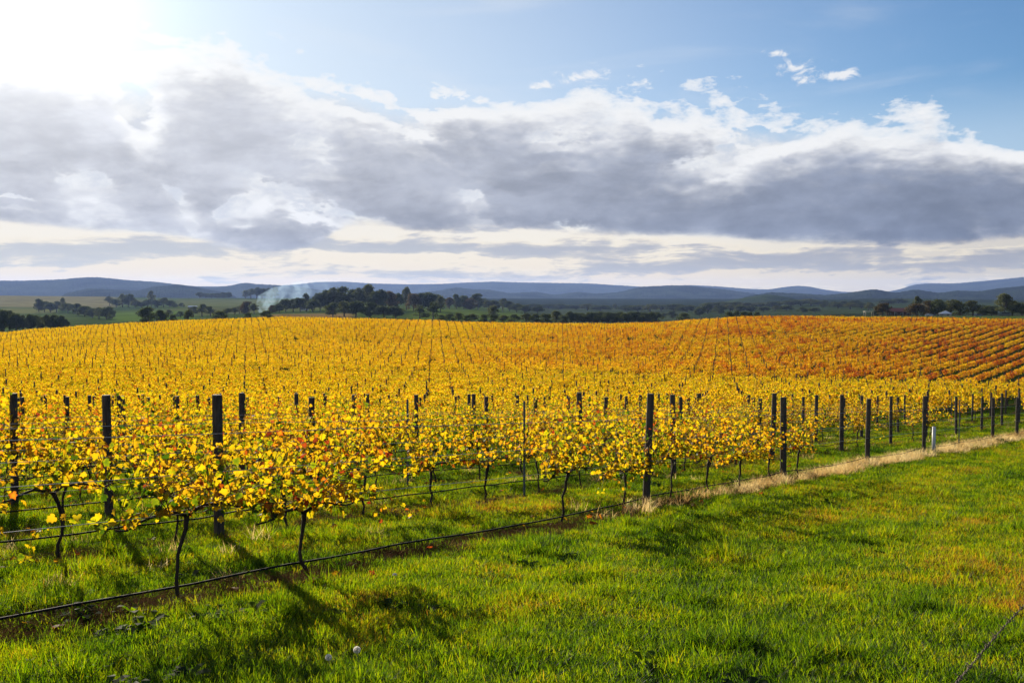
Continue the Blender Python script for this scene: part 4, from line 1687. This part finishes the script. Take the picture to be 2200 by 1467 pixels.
cluster("of those just over the vineyard crest at left", "trees just over the crest at left",
        [(317, 660, 0, 32, 'round', 520), (346, 666, 0, 25, 'round', 520), (371, 675, 0, 16, 'bush', 515), (405, 666, 0, 19, 'euc', 520), (472, 667, 0, 32, 'bush', 510), (533, 671, 0, 16, 'bush', 505), (573, 668, 0, 28, 'bush', 505)])
cluster("in the pale trees below the left paddock", "pale trees below the left paddock",
        [(362, 666, 682, 16, 'euc'), (388, 668, 682, 18, 'bush'), (416, 659, 680, 20, 'euc'), (434, 654, 680, 22, 'euc'), (452, 659, 680, 20, 'euc'), (488, 662, 678, 18, 'euc'), (505, 660, 676, 18, 'euc')])
cluster("of the far hedge left of the smoke", "trees of the far hedge",
        [(430, 627, 641, 14, 'round'), (442, 629, 641, 16, 'round'), (455, 630, 641, 16, 'round'), (468, 630, 641, 16, 'round'), (481, 628, 641, 16, 'round'), (492, 627, 641, 12, 'round')])
cluster("of the distant gums above the smoke", "distant gums above the smoke",
        [(528, 624, 642, 14, 'euc'), (540, 620, 642, 16, 'euc'), (552, 618, 642, 16, 'euc'), (564, 618, 642, 18, 'round'), (578, 619, 642, 16, 'round'), (592, 617, 642, 16, 'euc')])
cluster("of those round the smoking fire", "trees round the fire",
        [(515, 657, 674, 18, 'euc'), (530, 648, 674, 24, 'rust'), (546, 652, 674, 18, 'euc'), (600, 652, 672, 20, 'round'), (586, 656, 672, 16, 'rust')])
cluster("on the wooded knoll right of the smoke", "trees on the wooded knoll",
        [(614, 641, 670, 24, 'round'), (630, 643, 670, 22, 'euc'), (645, 638, 670, 24, 'round'), (658, 630, 669, 20, 'cone'), (672, 643, 670, 24, 'round'), (688, 627, 668, 26, 'round'), (703, 622, 668, 28, 'round'), (720, 618, 668, 30, 'euc'), (737, 616, 667, 30, 'round'),
         (755, 622, 667, 30, 'round'), (772, 619, 667, 28, 'euc'), (791, 612, 666, 32, 'euc'), (808, 624, 667, 26, 'round'), (820, 622, 667, 22, 'round'), (836, 627, 667, 28, 'rust'), (852, 629, 667, 24, 'round'), (873, 618, 666, 22, 'euc'), (888, 632, 668, 26, 'rust'),
         (905, 630, 668, 28, 'round'), (920, 626, 668, 32, 'round'), (938, 630, 669, 28, 'round'), (946, 637, 671, 20, 'euc')])
cluster("of those in front of the wooded knoll", "lower trees in front of the knoll",
        [(765, 645, 678, 34, 'round', 760), (795, 650, 678, 30, 'round', 750), (825, 655, 680, 34, 'round', 740), (850, 658, 680, 30, 'round', 735), (902, 655, 680, 22, 'cone', 740), (931, 648, 681, 28, 'cone', 735), (715, 650, 676, 28, 'round', 780), (740, 648, 676, 30, 'euc', 770)])
cluster("along the ridge right of the wooded knoll", "trees right of the knoll",
        [(966, 640, 664, 18, 'rust'), (981, 632, 664, 20, 'round'), (996, 634, 664, 22, 'round'), (1010, 641, 665, 22, 'rust'), (1027, 631, 664, 26, 'round'), (1050, 646, 667, 22, 'euc'), (1064, 644, 668, 18, 'round'), (1080, 642, 668, 20, 'euc'), (1095, 646, 669, 20, 'round'),
         (1110, 651, 671, 24, 'round'), (1128, 655, 673, 24, 'round'), (1155, 656, 673, 20, 'round'), (1060, 657, 679, 26, 'euc', 800)])
cluster("in the shrub line behind the vineyard", "shrubs behind the middle of the vineyard",
        [(948, 675, 0, 20, 'bush', 540), (966, 673, 0, 22, 'bush', 545), (985, 672, 0, 22, 'euc', 550), (1003, 676, 0, 20, 'bush', 540), (1018, 674, 0, 22, 'euc', 550), (1040, 676, 0, 22, 'bush', 540), (1060, 676, 0, 24, 'bush', 550), (1080, 677, 0, 20, 'euc', 540), (1105, 676, 0, 26, 'bush', 545),
         (1130, 674, 0, 24, 'euc', 555), (1150, 675, 0, 24, 'bush', 545), (1172, 672, 0, 26, 'bush', 550), (1195, 668, 0, 26, 'euc', 560), (1212, 676, 0, 22, 'bush', 545)])
cluster("in the dark plantation behind the vineyard", "trees of the dark plantation",
        [(1228 + 13 * i, 668 + (i * 7 % 5), 0, 22, 'round', 640 + 9 * (i % 3)) for i in range(15)])
cluster("of the scattered trees in the shaded valley", "scattered valley trees",
        [(1322, 653, 664, 9, 'euc'), (1425, 672, 684, 14, 'round'), (1445, 668, 684, 18, 'round'), (1470, 671, 0, 26, 'bush', 540), (1503, 660, 680, 22, 'round'), (1520, 652, 674, 30, 'round'), (1545, 656, 674, 24, 'round'), (1568, 654, 672, 24, 'euc'), (1590, 655, 672, 24, 'round'), (1612, 656, 672, 20, 'round'),
         (1640, 658, 670, 22, 'round'), (1665, 657, 669, 20, 'euc'), (1690, 655, 668, 22, 'round'), (1725, 660, 672, 18, 'round'), (1750, 660, 671, 18, 'round'), (1770, 651, 661, 16, 'round'), (1790, 648, 660, 18, 'round'), (1812, 646, 656, 14, 'round'), (1838, 645, 655, 22, 'round'), (1866, 650, 668, 20, 'euc')])
cluster("in the shaded woodland below the middle hills", "shaded woodland trees below the hills",
        [(px_, b_ - h_ - 2, b_, w_ * 1.5, st_) for px_, b_, h_, w_, st_ in [(1150, 664, 9, 22, 'round'), (1178, 663, 8, 20, 'round'), (1205, 664, 9, 24, 'round'), (1238, 665, 9, 22, 'round'), (1262, 667, 12, 20, 'euc'), (1290, 668, 11, 24, 'round'), (1345, 668, 10, 22, 'round'),
         (1370, 669, 12, 26, 'round'), (1396, 670, 14, 24, 'euc'), (1420, 668, 12, 22, 'round'), (1448, 669, 15, 26, 'round'), (1476, 671, 14, 24, 'round'), (1530, 664, 12, 26, 'round'), (1556, 663, 13, 28, 'round'), (1580, 662, 12, 24, 'round'), (1606, 664, 11, 26, 'euc'), (1632, 661, 10, 24, 'round'),
         (1660, 660, 10, 24, 'round'), (1700, 658, 12, 26, 'round'), (1720, 657, 11, 24, 'round'), (1742, 656, 12, 26, 'euc'), (1764, 657, 10, 22, 'round'), (1800, 662, 10, 20, 'round'), (1826, 664, 12, 22, 'euc'), (1850, 662, 9, 20, 'round'), (1905, 655, 9, 22, 'round'), (1930, 652, 8, 22, 'round')]])
cluster("of the shrubs on the right crest", "shrubs on the right crest",
        [(1566, 670, 0, 20, 'bush', 520), (1582, 669, 0, 18, 'bush', 525), (1598, 668, 0, 18, 'bush', 520), (1612, 671, 0, 14, 'bush', 520), (1626, 669, 0, 16, 'bush', 525)])
cluster("in the homestead grove at far right", "trees of the homestead grove",
        [(1897, 652, 0, 26, 'rust', 512), (1878, 668, 0, 14, 'bush', 512), (1968, 653, 0, 36, 'rust', 505), (1971, 638, 0, 18, 'euc', 530), (1995, 647, 0, 28, 'rust', 520), (2014, 642, 0, 26, 'round', 515), (2043, 644, 0, 40, 'euc', 520), (2062, 652, 0, 26, 'round', 525), (2090, 647, 0, 36, 'euc', 515), (2112, 657, 0, 26, 'round', 530),
         (2130, 655, 0, 30, 'round', 525), (2158, 632, 0, 38, 'euc', 505), (2174, 644, 0, 32, 'round', 512), (2196, 648, 0, 30, 'round', 518), (2222, 640, 0, 40, 'round', 520)])


# ------------------------------------------------------------------ homestead at the right, farm buildings
M['roof_red'] = simple("red_iron_roof", (0.20, 0.060, 0.040), 0.6, 0.3, 0.15)
M['roof_grey'] = simple("pale_iron_roof", (0.55, 0.56, 0.60), 0.4, 0.5, 0.1)
M['wall_dark'] = simple("dark_brick_wall", (0.10, 0.06, 0.045), 0.9, 0.2, 0.2)
M['wall_pale'] = simple("cream_wall", (0.60, 0.56, 0.48), 0.8, 0.2, 0.1)
M['glass'] = simple("window_glass", (0.02, 0.025, 0.03), 0.1, 0.6, 0.1)
M['paint_white'] = simple("white_paint", (0.78, 0.78, 0.76), 0.4, 0.5, 0.06)
M['paint_cream_brown'] = simple("cream_brown_paint", (0.34, 0.30, 0.25), 0.7, 0.3, 0.15)  # even cream-brown tone for the pergola
M['paint_blue'] = simple("blue_paint", (0.10, 0.16, 0.22), 0.35, 0.5, 0.06)
M['paint_green'] = simple("shaded_green_paint", (0.10, 0.14, 0.12), 0.4, 0.5, 0.06)  # caravan green darkened to carry the shade it stands in
M['tyre'] = simple("tyre_rubber", (0.02, 0.02, 0.02), 0.9, 0.2)


def hip_roof(mb, w, d, z, h, over=0.6, ridge_f=0.6):
    a, b = w / 2 + over, d / 2 + over
    r = w / 2 * ridge_f
    mb.arr([(-a, -b, z), (a, -b, z), (a, b, z), (-a, b, z), (-r, 0, z + h), (r, 0, z + h)], [(0, 1, 5, 4), (2, 3, 4, 5), (1, 2, 5), (3, 0, 4), (3, 2, 1, 0)])


def house(name, px, Y, w, d, h, rh, wm, rm, label, cat, windows=4, chimney=False, ridge_f=0.7, posts_n=0, lift=0.0):
    x, y = at(px, Y)
    root = bpy.data.objects.new(name, None)
    COL.objects.link(root)
    root.location = (x, y, gz(x, y) + lift)
    root.rotation_euler = (0, 0, math.atan2(x, y) * -1)
    mb = MB()
    mb.box((0, 0, h / 2 - 0.5), (w, d, h + 1.0))
    obj("wall", mb.mesh("wall", wm), root)
    mb = MB()
    hip_roof(mb, w, d, h + 0.005, rh, 0.7, ridge_f)
    ro = obj("roof", mb.mesh("roof", rm), root)
    if chimney:
        mb = MB()
        mb.box((-w * 0.3, 0.3, h + rh * 0.8), (0.9, 0.9, rh * 1.2))
        obj("chimney", mb.mesh("chimney", wm), ro)
    for i in range(windows):
        wx = (i + 0.5) / windows * w - w / 2
        mb = MB()
        mb.box((wx, -d / 2 - 0.02, h * 0.55), (w / windows * 0.4, 0.06, h * 0.4))
        f = obj("window", mb.mesh("window", M['paint_white']), root)
        mb = MB()
        mb.box((wx, -d / 2 - 0.06, h * 0.55), (w / windows * 0.34, 0.03, h * 0.34))
        obj("pane", mb.mesh("pane", M['glass']), f)
    for i in range(posts_n):
        wx = i / max(posts_n - 1, 1) * w - w / 2
        mb = MB()
        mb.box((wx, -d / 2 - 0.55, h / 2), (0.14, 0.14, h))
        obj("veranda_post", mb.mesh("veranda_post", M['paint_white']), root)
    tag(root, label, cat)
    return root


house("farmhouse", 1931, 520, 12.0, 8.0, 2.3, 1.9, M['wall_dark'], M['roof_red'], "low dark farmhouse with a red iron roof among trees behind the vineyard", "house", 4, True, 0.8, 4, 0.3)
house("shed", 2031, 505, 5.6, 5.6, 1.0, 1.7, M['wall_pale'], M['roof_grey'], "small shed with a pale pyramid roof in the homestead grove", "shed", 2, False, 0.05, 0, 0.3)
house("barn", 414, dist_for(414, 662), 14, 8, 2.2, 1.6, M['wall_dark'], M['roof_grey'], "long grey farm shed beside the green left paddock", "shed", 3, False, 0.9)
house("cottage", 655, dist_for(655, 667), 9, 7, 2.6, 1.8, M['wall_pale'], M['roof_grey'], "pale cottage under the trees right of the smoke", "house", 3, True, 0.6)


def pergola(px, Y):
    x, y = at(px, Y)
    root = bpy.data.objects.new("pergola", None)
    COL.objects.link(root)
    root.location = (x, y, gz(x, y))
    for sx in (-1.9, 1.9):
        for sy in (-1.3, 1.3):
            mb = MB()
            mb.box((sx, sy, 1.1), (0.16, 0.16, 2.6))
            obj("leg", mb.mesh("leg", M['paint_cream_brown']), root)
    mb = MB()
    mb.box((0, 0, 2.52), (4.6, 3.2, 0.22))
    obj("roof", mb.mesh("roof", M['paint_cream_brown']), root)
    tag(root, "small pale open pergola left of the red roofed farmhouse", "pergola")


pergola(1866, 500)


def vehicle(name, px, Y, L, Wd, H, mat, label, cat, boxy, rz):
    x, y = at(px, Y)
    root = bpy.data.objects.new(name, None)
    COL.objects.link(root)
    root.location = (x, y, gz(x, y))
    root.rotation_euler = (0, 0, rz)
    mb = MB()
    if boxy:
        prof = [(-0.5, 0.14), (0.46, 0.14), (0.5, 0.3), (0.48, 0.55), (0.38, 0.97), (-0.47, 1.0), (-0.5, 0.92)]
    else:
        prof = [(-0.5, 0.18), (0.48, 0.18), (0.5, 0.34), (0.46, 0.52), (0.24, 0.6), (0.10, 0.97), (-0.26, 1.0), (-0.40, 0.62), (-0.5, 0.56)]
    V = [(px_ * L, sgn * Wd / 2, pz * H) for sgn in (-1, 1) for px_, pz in prof]
    n = len(prof)
    Fc = [tuple(range(n)), tuple(range(2 * n - 1, n - 1, -1))] + [(k, n + k, n + (k + 1) % n, (k + 1) % n) for k in range(n)]
    mb.arr(V, Fc)
    obj("body", mb.mesh("body", mat), root)
    for sgn in (-1, 1):
        mb = MB()
        mb.box(((0.0 if boxy else -0.08) * L, sgn * (Wd / 2 + 0.004), 0.76 * H), (L * (0.7 if boxy else 0.42), 0.02, H * 0.24))
        obj("window", mb.mesh("window", M['glass']), root)
        for wx in (-0.3, 0.3):
            mb = MB()
            mb.tube([(wx * L, sgn * (Wd / 2 - 0.12), 0.33), (wx * L, sgn * (Wd / 2 + 0.03), 0.33)], 0.33, 14)
            obj("wheel", mb.mesh("wheel", M['tyre']), root)
    tag(root, label, cat)


vehicle("parked_car", 1997, 500, 4.3, 1.8, 1.5, M['paint_white'], "white parked car in front of the homestead trees", "car", False, 0.3)
vehicle("parked_car", 2102, 505, 4.2, 1.8, 1.5, M['paint_blue'], "dull blue parked car under the dark homestead trees", "car", False, 0.1)
vehicle("caravan", 2158, 500, 6.0, 2.2, 2.4, M['paint_green'], "shaded green caravan parked under the tallest gum tree", "caravan", True, 0.05)


def paddock_fence():
    pts = [(1770, 494), (2260, 488)]
    root = bpy.data.objects.new("paddock_fence", None)
    COL.objects.link(root)
    x0, y0 = at(*pts[0])
    x1, y1 = at(*pts[1])
    root.location = (x0, y0, 0)
    n = 34
    P = []
    for i in range(n):
        t = i / (n - 1)
        x, y = x0 + (x1 - x0) * t, y0 + (y1 - y0) * t
        P.append((x - x0, y - y0, gz(x, y)))
        mb = MB()
        mb.box((P[-1][0], P[-1][1], P[-1][2] + 0.6), (0.16, 0.16, 1.5))
        obj("post", mb.mesh("post", M['post']), root)
    for h in (0.5, 0.85, 1.2):
        mb = MB()
        mb.tube([(a, b - 0.12, c + h) for a, b, c in P], 0.07, 4)
        obj("rail", mb.mesh("rail", M['post']), root)
    tag(root, "dark post and rail fence between the vineyard crest and the homestead", "fence")


paddock_fence()


# ------------------------------------------------------------------ smoke and haze
def smoke():
    Yc = dist_for(565, 672)
    x0, _ = at(568, Yc)
    z0 = gz(x0, Yc)
    k = Yc / F
    m, T = newmat("smoke_volume")
    tc = T.node('ShaderNodeTexCoord').outputs['Object']
    X, Y, Z = T.sep(tc)
    n = T.noise(tc, 0.10, 3, 0.55, 0.8)
    n2 = T.noise(tc, 0.05, 3, 0.5, 0.4)
    fade = T.mul(T.step(X, 112 * k * 1.9, 20 * k, 0.0, 1.0), 1.0)
    dens = T.mul(T.step(T.add(T.mul(n, 0.7), T.mul(n2, 0.3)), 0.38, 0.72), T.add(T.mul(T.m('POWER', fade, 2.0), 0.042), 0.003))
    v = T.node('ShaderNodeVolumePrincipled')
    v.inputs['Color'].default_value = (0.52, 0.76, 1.0, 1)
    v.inputs['Anisotropy'].default_value = 0.35
    T.l.new(dens, v.inputs['Density'])
    o_ = T.node('ShaderNodeOutputMaterial')
    T.l.new(v.outputs[0], o_.inputs['Volume'])
    mb = MB()
    path = [(0, 0, -1), (-3 * k, 0, 10 * k), (2 * k, 0, 22 * k), (22 * k, 1, 34 * k), (60 * k, 2, 46 * k), (110 * k, 3, 54 * k), (170 * k, 4, 58 * k), (215 * k, 5, 60 * k)]
    rad = [9 * k, 17 * k, 21 * k, 20 * k, 20 * k, 18 * k, 14 * k, 5 * k]
    mb.tube(path, rad, 14)
    o = obj("smoke", mb.mesh("smoke", m, True), None, (x0, Yc, z0))
    setkind(o, 'stuff')


smoke()


def haze():
    m, T = newmat("haze_air")
    v = T.node('ShaderNodeVolumePrincipled')
    v.inputs['Color'].default_value = (0.33, 0.50, 1.0, 1)
    v.inputs['Anisotropy'].default_value = 0.25
    v.inputs['Density'].default_value = 0.000033
    o_ = T.node('ShaderNodeOutputMaterial')
    T.l.new(v.outputs[0], o_.inputs['Volume'])
    mb = MB()
    mb.box((0, 0, 60.0), (37000, 37000, 520.0))
    o = obj("haze", mb.mesh("haze", m))
    setkind(o, 'stuff')


haze()
print("objects", len(bpy.data.objects))
